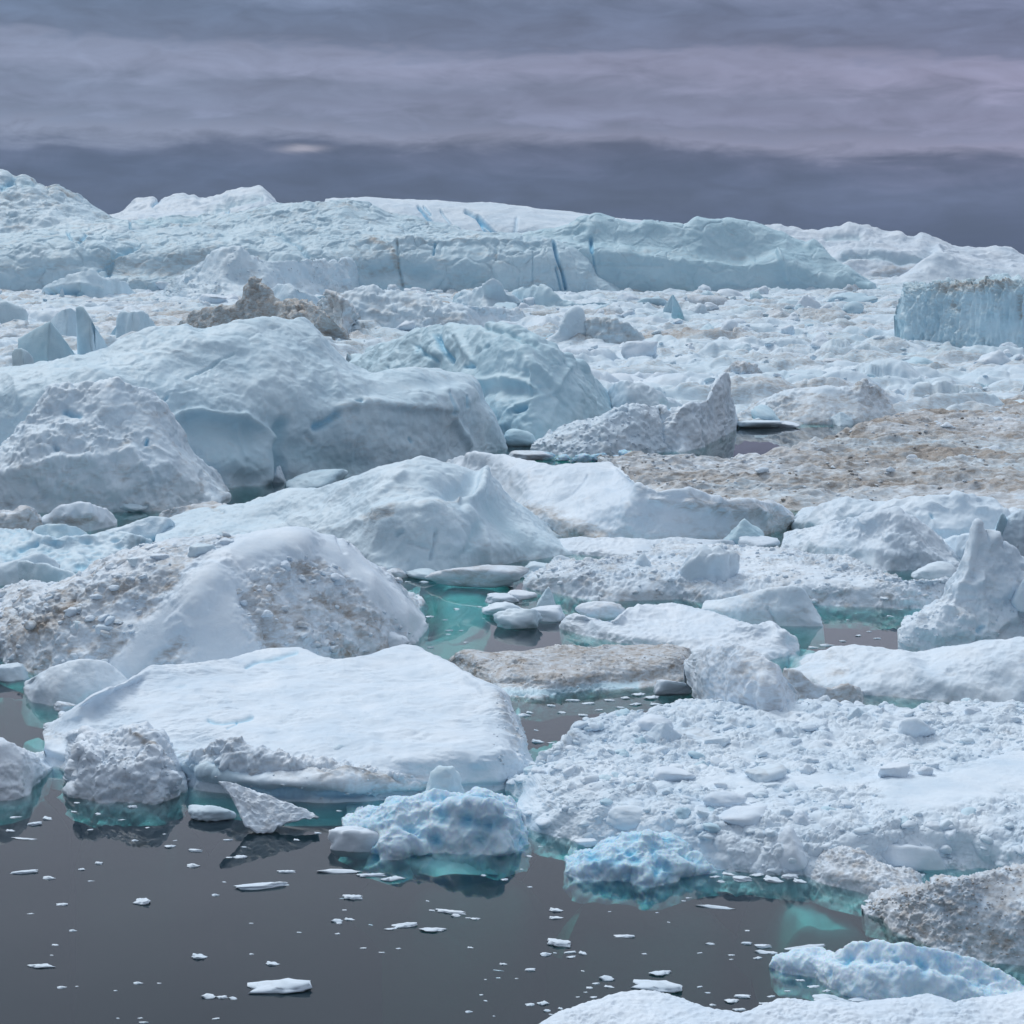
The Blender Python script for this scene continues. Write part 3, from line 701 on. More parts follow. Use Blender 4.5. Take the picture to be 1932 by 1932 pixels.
berg('B2', 'iceberg', 'rough pitted white iceberg with steep right shoulder at the left edge', 'iceberg',
     '-160,970 0,965 68,968 130,966 203,966 305,962 360,955 406,951 430,938',
     [('d', 20, '-160,920 0,915 68,895 140,880 230,880 305,890 370,915 429,936'), ('d', 60, '-160,870 0,868 68,840 140,825 220,830 300,840 360,885 428,934'),
      ('d', 110, '-160,850 0,850 50,815 110,785 200,775 280,790 335,845 427,932'),
      ('d', 170, '-160,862 -40,870 0,852 34,817 68,773 102,735 120,730 150,728 185,727 210,722 220,718 230,728 250,736 288,740 305,762 332,806 359,854 399,891 425,930')],
     [('f', 110, 9), ('r', 60, 5), ('k', 60, 2), ('r', 30, 3.4), ('v', 20, 2), ('r', 11, 1.2)], sm=2, cy=.22, dirt=(.02, .3, 40), q=1.3, zdirt=(.15, .8),
     feats=[dict(p='123,776 150,785', w=5, h=-8, blue=.55), dict(p='277,833 275,842', w=3, h=-6, blue=.8), dict(p='105,850 112,855', w=4, h=-7, blue=.3), dict(p='0,905 60,885 130,870 200,878', w=12, h=9),
            dict(p='140,870 210,860 250,855 262,880', w=9, h=7), dict(p='200,760 290,800 360,880 410,935', w=26, h=3, na=.4), dict(p='60,915 85,940', w=9, h=-7), dict(p='375,900 385,930', w=5, h=-5, dirt=.2)])
ob = berg('M1', 'iceberg', 'smooth wave shaped iceberg with a curling right ridge beside the turquoise channel', 'iceberg',
     '290,1045 450,1055 600,1065 725,1088 780,1087 841,1085 888,1077 942,1065 1000,1056 1044,1050 1082,1044',
     [('d', 12, '292,1030 450,1035 600,1040 700,1050 790,1050 860,1045 925,1035 990,1028 1081,1042'),
      ('d', 60, '295,1015 450,1010 580,1012 640,1005 719,975 807,962 870,985 918,1000 985,995 1080,1041'),
      ('d', 130, '300,1000 430,985 540,975 640,960 720,945 800,940 868,952 905,925 950,965 1079,1040'),
      ('d', 210, '310,988 390,968 484,949 542,932 604,928 685,907 753,887 820,893 880,903 918,896 960,945 1020,998 1078,1039'),
      ('d', 290, '316,983 360,968 420,958 484,946 542,920 604,925 640,915 685,902 720,888 753,875 780,868 800,866 815,868 834,878 870,885 900,889 915,893 930,905 942,920 969,950 1027,991 1061,1015 1077,1038')],
     [('f', 120, 6), ('r', 90, 4), ('k', 90, 1.), ('r', 36, 1.4), ('r', 13, .5)], sm=3, cy=.42, dirt=(0, .16, 60), q=1.3, zdirt=(.2, .5),
     feats=[dict(p='863,951 890,946 906,925 914,893', w=7, h=10), dict(p='850,935 880,928 895,905', w=16, h=-9, na=.3), dict(p='880,965 905,1000 915,1040 920,1060', w=9, h=7), dict(p='930,960 960,1000 1000,1030', w=22, h=-7, na=.3, cy=.3),
            dict(p='634,1005 670,985 719,967 780,958 860,955', w=8, h=4, dirt=.12), dict(p='820,1005 818,1030 813,1055', w=3, h=-6, dirt=.1), dict(p='770,1025 812,1035', w=3, h=-4), dict(p='750,1010 760,1005', w=4, h=-5, blue=.2),
            dict(p='690,975 740,968', w=8, h=-3, dirt=.35), dict(p='700,1070 760,1075', w=14, h=-4, na=1.6), dict(p='760,895 700,950', w=7, h=5), dict(p='900,990 880,1040', w=10, h=-5, cy=.3), dict(p='400,960 420,968', w=5, h=-4, dirt=.2)],
     foot=[((-.5, -2.2), ('700,1085 800,1085 900,1075 1000,1056 1082,1044', '740,1120 800,1175 860,1160 960,1090 1140,1070')), ((-.6, -2.0), ('780,1100 900,1100 1000,1090', '800,1215 870,1215 960,1150'))])
berg('M2', 'ice_floe', 'gently humped white snow covered floe behind the wave shaped iceberg', 'ice floe',
     '800,940 900,960 1000,1000 1057,1012 1130,1024 1258,1030 1340,1026 1420,1015 1499,992',
     [('z', 2.0, '805,925 900,935 1000,972 1100,990 1250,1005 1350,1000 1450,985 1498,985'), ('z', 5.0, '820,905 900,910 1000,925 1090,935 1200,960 1300,965 1400,965 1497,982'),
      ('z', 7.5, '838,885 880,880 960,882 1078,890 1159,890 1215,928 1300,945 1390,957 1440,952 1496,980'),
      ('z', 8, '841,874 870,862 891,856 942,861 1003,873 1040,879 1078,878 1111,874 1145,874 1162,879 1179,896 1213,923 1240,932 1262,927 1300,926 1331,932 1350,942 1376,953 1425,948 1450,950 1467,957 1485,966 1495,976')],
     [('f', 90, 5), ('r', 60, 3), ('r', 20, .8)], sm=2, cy=.05, dirt=(0, .18, 50), q=1.3, zdirt=(.5, .9),
     feats=[dict(p='1000,962 1040,975 1080,1000 1130,1012', w=16, h=3, dirt=.42, na=2.), dict(p='1110,900 1080,935 1050,950', w=2, h=-2), dict(p='1300,950 1380,962 1450,965 1480,985', w=14, h=3, dirt=.38, na=2.5), dict(p='1230,945 1290,955', w=7, h=2, dirt=.2, na=2)])
berg('M3', 'ice_floe', 'thin flat snow shelf joining the wave shaped iceberg to the rubble raft', 'ice floe',
     '1040,1040 1090,1046 1140,1050 1200,1056 1270,1062 1330,1050 1400,1035',
     [('z', .5, '1042,1036 1100,1040 1200,1048 1330,1040 1398,1030'), ('z', 1.3, '1045,1022 1080,1016 1180,1018 1280,1018 1390,1022')], [('f', 40, 3), ('r', 16, 2)], sm=2, dirt=(0, .2, 30), back=40)

# hummocks of pushed up ice standing out of the far pack ice
_hr = random.Random(21)
def hummock(u, v, w, h, label, group, dirt, cyv, sharp):
    n = _hr.randrange(5, 9); us = [u - w / 2 + w * i / n for i in range(n + 1)]
    pk = _hr.uniform(.25, .75)
    hs = [h * max(0, (1 - abs(i / n - pk) / (pk if i / n < pk else 1 - pk)) ** .7) * _hr.uniform(.6, 1.0) for i in range(n + 1)]
    f = lambda hh: ' '.join(f'{a:.1f},{v - b:.1f}' for a, b in zip(us, hh))
    berg('h%d' % int(u * 1000 + v), 'iceberg', label, 'iceberg', f([-3 * math.sin(math.pi * i / n) for i in range(n + 1)]), [('d', 3, f([a * .55 for a in hs])), ('d', 12, f(hs))],
         [('f', w * .5, 4 * h / 22), ('r', w * .3, (5 if sharp else 2.5) * h / 22), ('k', 12, 2.2 if sharp else 1)], sm=.8, dirt=(dirt, .3, 24), cy=cyv, group=group, back=40)
for u, v, w, h, c in [(30, 600, 70, 18, 0), (120, 590, 60, 14, 2), (230, 578, 80, 16, 0), (300, 602, 70, 20, 2), (380, 590, 60, 22, 0), (440, 560, 90, 18, 1), (560, 552, 60, 22, 0), (700, 575, 80, 24, 0), (740, 560, 46, 26, 0), (830, 612, 80, 18, 1),
    (880, 640, 110, 14, 1), (1010, 690, 70, 20, 0), (1060, 620, 60, 16, 0), (1180, 606, 90, 20, 0), (1240, 640, 90, 18, 2), (1310, 598, 70, 22, 0), (1360, 572, 60, 18, 0), (1430, 575, 44, 24, 1), (1500, 572, 80, 14, 0), (1560, 590, 60, 16, 0), (1600, 560, 54, 30, 2), (1640, 600, 70, 12, 0),
    (1340, 640, 100, 20, 2), (1280, 680, 90, 22, 0), (1480, 620, 80, 14, 0), (1560, 650, 90, 14, 0), (1640, 640, 60, 16, 1), (1600, 676, 60, 12, 2), (1180, 690, 100, 18, 0), (1230, 715, 80, 20, 0), (1330, 705, 70, 18, 2), (1480, 690, 60, 16, 0), (1660, 700, 70, 18, 0),
    (1790, 690, 80, 20, 0), (1860, 705, 90, 18, 2), (1720, 735, 80, 16, 0), (1830, 735, 90, 18, 1), (1910, 725, 70, 22, 0), (1790, 780, 90, 16, 2), (1880, 782, 80, 16, 0), (1690, 770, 70, 18, 2), (1560, 790, 70, 12, 0)]:
    zl = 'far left' if u < 330 else 'left centre' if u < 700 else 'centre' if u < 1150 else 'right centre' if u < 1680 else 'right'
    dp = 'close to the horizon wall' if v < 600 else 'in mid pack' if v < 700 else 'near its front edge'
    word = ['snow white', 'blue grey', 'brown banded'][c]
    hummock(u, v, w, h, f'{word} {"sharp" if h > 17 else "low"} {"wide" if w > 75 else "narrow"} hummock in the pack ice, {zl}, {dp}', 'hummocks standing in the far pack ice', [.02, .02, .38][c], [.25, .9, .2][c], h > 17)
# ---------------------------------------------------------------- right side bergs
berg('Ra', 'iceberg', 'long smooth scalloped white iceberg bordering the brown brash ice at right', 'iceberg',
     '1497,998 1560,1015 1650,1020 1781,1034 1850,1030 1932,1030 2080,1030',
     [('d', 6, '1499,988 1560,985 1650,990 1781,1000 1850,1000 1932,1005 2080,1000'), ('d', 30, '1501,984 1545,964 1600,962 1660,968 1750,965 1830,970 1932,985 2080,985'),
      ('d', 80, '1502,982 1513,965 1547,949 1607,946 1649,949 1672,947 1694,943 1720,944 1746,944 1775,938 1802,935 1820,938 1858,943 1880,950 1903,967 1915,964 1932,963 2080,970')],
     [('f', 90, 6), ('r', 50, 5), ('r', 20, .8)], sm=2, cy=.15, q=1.4, feats=[dict(p='1600,952 1570,985', w=6, h=5), dict(p='1690,947 1650,985', w=8, h=6), dict(p='1802,938 1840,965 1890,975', w=7, h=6), dict(p='1757,972 1759,978', w=4, h=-5, blue=.5), dict(p='1560,975 1590,980', w=14, h=-5)])
berg('Rb', 'iceberg', 'pyramid shaped white iceberg with dimpled faces in front of the scalloped one', 'iceberg',
     '1478,1040 1520,1052 1572,1062 1649,1077 1729,1075 1790,1072 1818,1069',
     [('d', 10, '1479,1032 1530,1030 1600,1040 1680,1048 1750,1050 1817,1066'), ('d', 45, '1480,1020 1540,1010 1610,1010 1690,1005 1740,1025 1817,1064'),
      ('d', 95, '1481,1010 1510,1003 1537,995 1575,985 1607,979 1640,972 1665,966 1687,966 1705,973 1722,981 1745,995 1764,1012 1790,1035 1816,1062')],
     [('f', 80, 5), ('r', 40, 3.5), ('k', 22, 1.2), ('r', 13, 1.3)], sm=2, cy=.08, dirt=(.0, .15, 40), q=1.3, feats=[dict(p='1690,968 1720,1010 1730,1070', w=9, h=6), dict(p='1570,1000 1640,1015', w=18, h=-4), dict(p='1640,1040 1700,1050', w=12, h=4)])
berg('Rk', 'iceberg', 'greyish berg flank between the pyramid berg and the tall spire', 'iceberg',
     '1760,1046 1800,1055 1834,1064 1900,1062', [('d', 4, '1765,1034 1800,1032 1840,1030 1895,1030'), ('d', 20, '1770,1028 1800,1016 1830,1008 1860,1005 1890,1000')], MIDN, sm=2, cy=.2)
berg('Rfloe', 'ice_floe', 'wide raft of frozen rubble and dirty slush in the middle right', 'ice floe',
     '985,1108 1040,1118 1071,1124 1145,1134 1220,1132 1289,1130 1340,1138 1430,1142 1530,1141 1607,1144 1746,1148 1781,1138 1800,1120 1812,1102',
     [('z', .9, '986,1102 1060,1108 1150,1116 1289,1118 1420,1126 1530,1130 1607,1132 1740,1134 1785,1124 1810,1100'), ('z', 2.0, '990,1092 1080,1090 1200,1095 1330,1095 1450,1100 1600,1112 1720,1112 1808,1098'),
      ('z', 2.6, '1010,1078 1100,1075 1200,1060 1330,1062 1450,1062 1570,1075 1680,1098 1806,1096'),
      ('z', 2.8, '1040,1068 1100,1062 1172,1052 1230,1038 1258,1026 1310,1030 1362,1032 1420,1034 1481,1040 1540,1046 1593,1054 1625,1066 1645,1075 1680,1090 1704,1098 1760,1097 1804,1094')],
     [('f', 60, 5), ('r', 30, 3), ('v', 12, 3), ('v', 5, 1.6)], sm=1.5, cy=.05, dirt=(.1, .35, 30), q=1.15)
berg('Rtilt', 'iceberg', 'wedge shaped tilted berg with sharp right end beside the open channel', 'iceberg',
     '1320,1160 1342,1164 1397,1177 1467,1181 1553,1181', [('d', 4, '1324,1150 1400,1155 1470,1155 1551,1176'), ('d', 20, '1327,1142 1400,1136 1470,1130 1520,1138 1550,1172'),
      ('d', 34, '1330,1137 1380,1127 1432,1117 1470,1111 1495,1107 1508,1108 1516,1113 1530,1135 1540,1152 1549,1170')],
     [('f', 70, 3), ('r', 40, 1.5), ('r', 12, .7)], sm=1.5, cy=.18, dirt=(.04, .2, 40), q=1.2, feats=[dict(p='1448,1148 1462,1175', w=3, h=-4, dirt=.1)])
berg('Rwhite', 'ice_floe', 'low white floe with scalloped edges pointing at the turquoise channel', 'ice floe',
     '1057,1184 1100,1198 1162,1210 1213,1218 1260,1222 1320,1232 1400,1246 1443,1246 1480,1238 1507,1226',
     [('z', .7, '1057,1178 1110,1184 1162,1197 1213,1204 1270,1206 1340,1212 1420,1222 1470,1222 1506,1220'), ('z', 1.3, '1060,1172 1110,1170 1170,1180 1230,1175 1300,1180 1380,1200 1450,1205 1504,1214'),
      ('z', 2.2, '1066,1172 1085,1162 1100,1162 1115,1170 1140,1176 1162,1173 1172,1160 1185,1150 1230,1142 1258,1141 1300,1146 1328,1153 1370,1166 1397,1177 1430,1182 1443,1176 1453,1174 1465,1182 1481,1194 1500,1206 1503,1213')],
     [('f', 60, 4), ('r', 36, 3), ('r', 15, 1)], sm=1.5, q=1.2, dirt=(0, .12, 30), zdirt=(.1, .3),
     foot=[((-.4, -2.5), ('1060,1184 1162,1210 1260,1222 1400,1246 1507,1226', '1040,1196 1162,1230 1290,1240 1430,1272 1530,1240'))])
spire = berg('Rspire', 'iceberg', 'tall spired snow berg with a horn shaped tip at the right edge', 'iceberg',
     '1694,1226 1740,1228 1781,1228 1850,1226 1932,1222 2080,1215',
     [('d', 10, '1698,1210 1740,1195 1790,1190 1850,1185 1932,1180 2080,1180'), ('d', 40, '1702,1195 1740,1170 1785,1150 1830,1130 1880,1120 1932,1120 2080,1120'),
      ('d', 75, '1704,1192 1744,1162 1783,1138 1800,1110 1840,1050 1880,1060 1932,1080 2080,1100'),
      ('d', 100, '1706,1190 1730,1172 1746,1159 1770,1143 1785,1131 1792,1110 1804,1095 1816,1079 1824,1050 1830,1019 1837,995 1843,986 1848,984 1853,1000 1857,1010 1863,1009 1869,1012 1877,1022 1886,1033 1897,1034 1907,1037 1918,1048 1932,1061 2080,1090')],
     [('f', 80, 5), ('r', 45, 7), ('v', 22, 3), ('r', 14, 1)], sm=.8, cy=.12, dirt=(.03, .22, 40), q=1.2,
     feats=[dict(p='1848,984 1842,1010 1838,1040', w=16, na=.25), dict(p='1845,990 1838,1030 1830,1080 1800,1140', w=6, h=6), dict(p='1871,1016 1850,1060 1848,1100', w=7, h=6), dict(p='1855,1040 1838,1090', w=9, h=-9), dict(p='1765,1200 1800,1180 1850,1160', w=10, h=6), dict(p='1850,1185 1842,1192', w=4, h=-6, blue=.5), dict(p='1900,1110 1932,1100', w=16, h=6)])
berg('Rfin', 'iceberg', 'thin pale blue ice fin standing behind the spired berg', 'iceberg', '1862,1060 1885,1062 1910,1060', [('d', 3, '1866,1035 1888,1030 1906,1040'), ('d', 8, '1872,1020 1880,990 1888,970 1893,966 1898,975 1901,1000 1903,1030')], MIDN[:1], sm=.6, cy=.8)
berg('Rright', 'iceberg', 'white berg with concave face cut by the right edge behind the spire', 'iceberg', '1880,1060 1932,1065 2080,1065', [('d', 6, '1890,1010 1932,1015 2080,1020'), ('d', 30, '1900,985 1915,966 1932,962 1990,950 2080,960')], MIDN, sm=1.5, cy=.2)
berg('Rbig', 'iceberg', 'long low rounded white iceberg above the turquoise strip at right', 'iceberg',
     '1478,1270 1554,1297 1628,1309 1712,1317 1816,1326 1932,1335 2080,1345',
     [('d', 14, '1479,1267 1554,1284 1628,1292 1712,1296 1816,1298 1932,1304 2080,1310'), ('d', 60, '1480,1266 1540,1262 1600,1262 1690,1262 1780,1258 1880,1255 1932,1250 2080,1250'),
      ('d', 170, '1481,1265 1510,1252 1537,1239 1555,1230 1572,1226 1610,1223 1638,1224 1677,1231 1700,1236 1725,1234 1781,1222 1815,1216 1851,1211 1932,1204 2080,1200')],
     [('f', 100, 6), ('r', 60, 3), ('f', 30, 1.2), ('r', 16, .6)], sm=2, cy=.08, dirt=(0, .16, 50), q=1.2, zdirt=(.15, .3),
     feats=[dict(p='1560,1235 1580,1240 1600,1262 1560,1275', w=10, h=-5, dirt=.1), dict(p='1700,1240 1740,1275 1800,1300', w=14, h=5), dict(p='1750,1250 1820,1275 1900,1290', w=20, h=-6)],
     foot=[((-.35, -1.6, -2.2), ('1500,1285 1628,1309 1800,1326 2080,1345', '1500,1300 1640,1325 1800,1340 2080,1352', '1500,1330 1640,1350 1800,1355 2080,1360'))])
berg('Rslab', 'ice_floe', 'flat brown and grey rubble floe with an undercut turquoise rim in the channel', 'ice floe',
     '846,1256 880,1272 910,1290 939,1302 956,1312 1020,1316 1061,1306 1110,1302 1207,1298 1260,1290 1310,1275',
     [('z', .5, '846,1253 890,1268 935,1288 980,1290 1030,1298 1100,1290 1150,1284 1207,1281 1260,1272 1309,1262'), ('z', 1.0, '847,1251 890,1262 935,1283 980,1280 1030,1285 1100,1279 1150,1272 1207,1270 1260,1262 1308,1255'),
      ('z', 1.5, '848,1249 900,1250 980,1255 1060,1255 1140,1250 1210,1250 1305,1245'), ('z', 1.6, '849,1248 862,1237 875,1230 890,1229 909,1233 940,1230 977,1228 1020,1226 1061,1223 1129,1223 1150,1218 1163,1216 1190,1218 1207,1218 1260,1220 1302,1226')],
     [('f', 40, 2.5), ('r', 14, 2.6, (.6, 1, 1)), ('r', 6, 1.1, (.6, 1, 1))], sm=1.2, dirt=(.5, .4, 26), q=1.1, feats=[dict(p='940,1305 1020,1310 1200,1290', w=8, h=-2, dirt=-.8, cy=.8, na=1.5)],
     foot=[((-.4, -2.4), ('860,1270 940,1305 1020,1316 1110,1304 1310,1278', '900,1300 950,1330 1030,1345 1150,1330 1310,1300'))])

# ---------------------------------------------------------------- left group between B2 and the rubble hill
berg('lm1', 'ice_floe', 'rounded white mound with a brown crumbled foot by the dark strait at left', 'ice floe', '78,992 120,1000 170,1002 222,990',
     [('d', 3, '79,986 120,982 170,982 221,986'), ('d', 26, '80,980 100,965 118,955 135,950 152,948 170,950 185,956 200,962 212,972 220,982')], [('f', 50, 3), ('r', 22, 1.5)], sm=1, feats=[dict(p='100,985 140,985 170,980', w=10, h=-2, dirt=.5, na=2.5)])
berg('lm2', 'ice_floe', 'beige dirty low mounds at the left edge below the pitted iceberg', 'ice floe', '-120,1005 0,1004 50,1004 79,996', [('d', 5, '-120,985 0,985 50,985 78,988'), ('d', 30, '-120,965 0,962 25,965 36,960 50,958 68,966 78,980')], RUBN, sm=1, dirt=(.35, .35, 25))
berg('lm3', 'ice_floe', 'beige flat mound at the tip of the wave shaped iceberg', 'ice floe', '300,978 360,984 443,972', [('z', .8, '302,972 370,968 441,966'), ('z', 1.6, '305,966 330,960 350,956 385,949 405,948 425,954 440,962')], [('f', 40, 3), ('r', 12, 2)], sm=1, dirt=(.45, .3, 25), back=30)
berg('lp', 'ice_floe', 'cracked blue white ice platform scooped along its edge at left', 'ice floe', '-120,1075 0,1074 60,1074 110,1078 150,1080 175,1076 230,1062 295,1044',
     [('z', 1.0, '-120,1055 0,1052 70,1052 150,1060 230,1048 293,1036'), ('z', 1.8, '-120,1030 0,1030 60,1030 120,1035 200,1030 291,1028'), ('z', 3.0, '-120,1000 0,998 25,998 45,996 70,1010 110,1016 180,1008 220,1002 290,1020')],
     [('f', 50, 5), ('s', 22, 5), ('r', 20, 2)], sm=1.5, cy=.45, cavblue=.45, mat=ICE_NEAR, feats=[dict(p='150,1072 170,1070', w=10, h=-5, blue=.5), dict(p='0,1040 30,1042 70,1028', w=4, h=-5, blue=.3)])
berg('lblue', 'iceberg', 'rounded pale blue ice loaf with a deep blue underside at left', 'iceberg', '58,1032 85,1042 105,1046 140,1040 178,1028', [('d', -3, '60,1018 85,1025 105,1030 140,1028 177,1022'), ('d', 6, '62,1006 90,1000 130,1002 176,1018'), ('d', 18, '62,1002 70,994 90,990 120,990 145,994 160,1004 175,1018')],
     [('f', 50, 2), ('r', 30, 1)], sm=1.2, cy=.75, feats=[dict(p='85,1036 105,1040 140,1034', w=7, h=-5, blue=.85)])
berg('lround', 'iceberg', 'white rounded bolster of ice with blue hollows under its right end', 'iceberg', '150,1022 200,1032 260,1030 300,1034 326,1034 337,1022', [('d', 0, '158,1018 200,1022 260,1018 300,1016 335,1012'), ('d', 14, '165,1012 200,1005 260,992 310,990 336,1005'), ('d', 30, '170,1010 210,1000 240,990 270,980 290,976 315,978 328,986 335,1000')],
     [('f', 50, 3), ('r', 30, 1.5)], sm=1.2, cy=.3, mat=ICE, feats=[dict(p='290,1020 315,1024 332,1018', w=8, h=-6, blue=.5, cy=.4), dict(p='185,1015 205,1012', w=7, h=-5, cy=.6), dict(p='318,984 334,1010', w=5, h=3)])
berg('lw2', 'iceberg', 'snowy lump sloping to the left edge behind the wedge block', 'iceberg', '-120,1105 0,1104 40,1104 114,1098', [('d', 10, '-120,1080 0,1078 50,1075 112,1080'), ('d', 30, '-120,1068 0,1062 35,1056 60,1048 80,1045 98,1055 112,1066')], [('f', 50, 4), ('r', 26, 2)], sm=1.2, cy=.3)
berg('hill', 'ice_floe', 'broad dirt streaked rubble hill with a smooth snow spine at left centre', 'ice floe',
     '-160,1240 -60,1242 7,1240 20,1252 61,1267 110,1280 180,1290 237,1292 330,1300 450,1300 560,1285 640,1262 700,1250 750,1230 783,1208 800,1188 803,1176',
     [('d', 12, '-160,1210 0,1215 61,1240 150,1258 237,1265 350,1265 480,1262 600,1240 700,1225 765,1205 800,1180'), ('d', 60, '-160,1180 0,1180 90,1190 180,1195 260,1190 380,1180 500,1180 620,1180 700,1165 765,1160 799,1172'),
      ('d', 150, '-160,1150 0,1155 100,1130 200,1110 300,1095 400,1090 520,1085 620,1085 700,1095 760,1135 797,1168'),
      ('d', 255, '-160,1130 0,1125 100,1110 170,1085 220,1062 271,1040 355,1035 406,1030 480,1030 560,1022 640,1028 700,1075 755,1122 796,1166'),
      ('d', 320, '-160,1125 0,1118 110,1105 170,1078 185,1066 220,1053 271,1033 310,1026 355,1021 406,1016 474,1020 505,1014 542,1011 575,1011 604,1014 637,1018 660,1035 688,1059 715,1076 739,1096 758,1112 763,1126 780,1145 795,1164')],
     [('f', 110, 7), ('r', 60, 4), ('r', 30, 3.2), ('v', 20, 3.4), ('v', 10, 1.6), ('r', 8, .6)], sm=2, cy=.05, dirt=(.16, .55, 50), q=1.1, maxn=640,
     feats=[dict(p='560,1018 480,1045 420,1075 380,1110 340,1160 290,1210 240,1275', w=34, h=11, na=.05, rub=0, dirt=-.5, e=4), dict(p='400,1130 400,1180 420,1230 400,1260', w=58, h=13, na=.08, rub=0, dirt=-.35, e=4),
            dict(p='440,1060 520,1035 600,1030 660,1060 700,1100 745,1140 785,1185', w=24, h=6, na=.06, rub=0, dirt=-.5, e=4), dict(p='635,1020 645,1045', w=4, h=-5),
            dict(p='462,1140 492,1175 522,1240', w=14, h=-9, dirt=.15), dict(p='150,1130 250,1120 330,1090', w=16, h=0, dirt=.25), dict(p='40,1200 100,1180 130,1160', w=22, h=4, dirt=.4),
            dict(p='620,1140 680,1165 700,1175', w=16, h=-3, dirt=.35), dict(p='560,1080 600,1070', w=14, h=0, dirt=.2), dict(p='480,1120 500,1150 560,1170', w=12, h=0, dirt=.3), dict(p='250,1240 330,1225', w=26, h=0, dirt=.28, rub=0, na=.2)],
     foot=[((-.4, -2.0, -2.8), ('700,1250 783,1210 803,1180 800,1168', '740,1270 830,1235 860,1190 830,1130', '780,1290 900,1260 930,1190 880,1100'))])
berg('wedge', 'ice_block', 'upright wedge shaped blue grey ice block on the left slope of the rubble hill', 'ice block',
     '34,1102 80,1112 130,1122 172,1130', [('d', 2, '34,1082 80,1092 130,1100 170,1126'), ('d', 8, '34,1060 50,1060 62,1062 90,1066 110,1074 135,1080 150,1092 155,1105 168,1124')], [('f', 40, 3), ('r', 22, 1.5)], sm=.8, cy=.45)
berg('pitted', 'ice_block', 'square pitted white ice block with blue holes under the wedge block', 'ice block',
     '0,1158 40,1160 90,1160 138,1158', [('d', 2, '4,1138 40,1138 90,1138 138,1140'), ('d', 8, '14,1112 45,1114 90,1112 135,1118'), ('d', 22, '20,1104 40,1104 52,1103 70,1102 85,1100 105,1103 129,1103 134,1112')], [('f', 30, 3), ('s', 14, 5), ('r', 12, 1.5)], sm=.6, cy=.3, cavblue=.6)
berg('dome', 'iceberg', 'egg shaped smooth white dome floating at left below the rubble hill', 'iceberg',
     '46,1302 58,1324 95,1331 146,1333 200,1330 250,1325', [('d', 2, '46,1298 65,1302 110,1306 160,1305 248,1305'), ('d', 25, '47,1296 75,1280 120,1268 180,1270 245,1292'), ('d', 50, '47,1294 60,1282 78,1270 100,1259 129,1250 150,1246 169,1245 188,1248 203,1253 218,1262 230,1273 242,1288')],
     [('f', 60, 2.5), ('r', 40, 1.2), ('s', 9, .7)], sm=1.2, cy=.1, dirt=(.02, .12, 30), foot=[((-.4, -1.8), ('46,1304 95,1331 170,1335', '-40,1300 30,1330 110,1350'))])
berg('leftedge', 'iceberg', 'white lumpy berg cut by the left edge above the dark open water', 'iceberg',
     '-160,1500 0,1510 27,1508 57,1498 64,1484 85,1462 100,1450', [('d', 3, '-160,1480 0,1490 40,1486 62,1475 99,1447'), ('d', 20, '-160,1430 0,1445 40,1440 75,1446 99,1446'), ('d', 55, '-160,1380 -60,1385 0,1397 15,1403 34,1412 50,1424 68,1436 85,1440 98,1445')],
     [('f', 60, 6), ('r', 30, 4), ('v', 12, 2), ('r', 10, 1)], sm=1.2, dirt=(.05, .2, 30), q=1.1, foot=[((-.3, -2.4), ('-60,1505 27,1508 70,1485 100,1450', '-60,1530 60,1530 125,1490 130,1440'))])

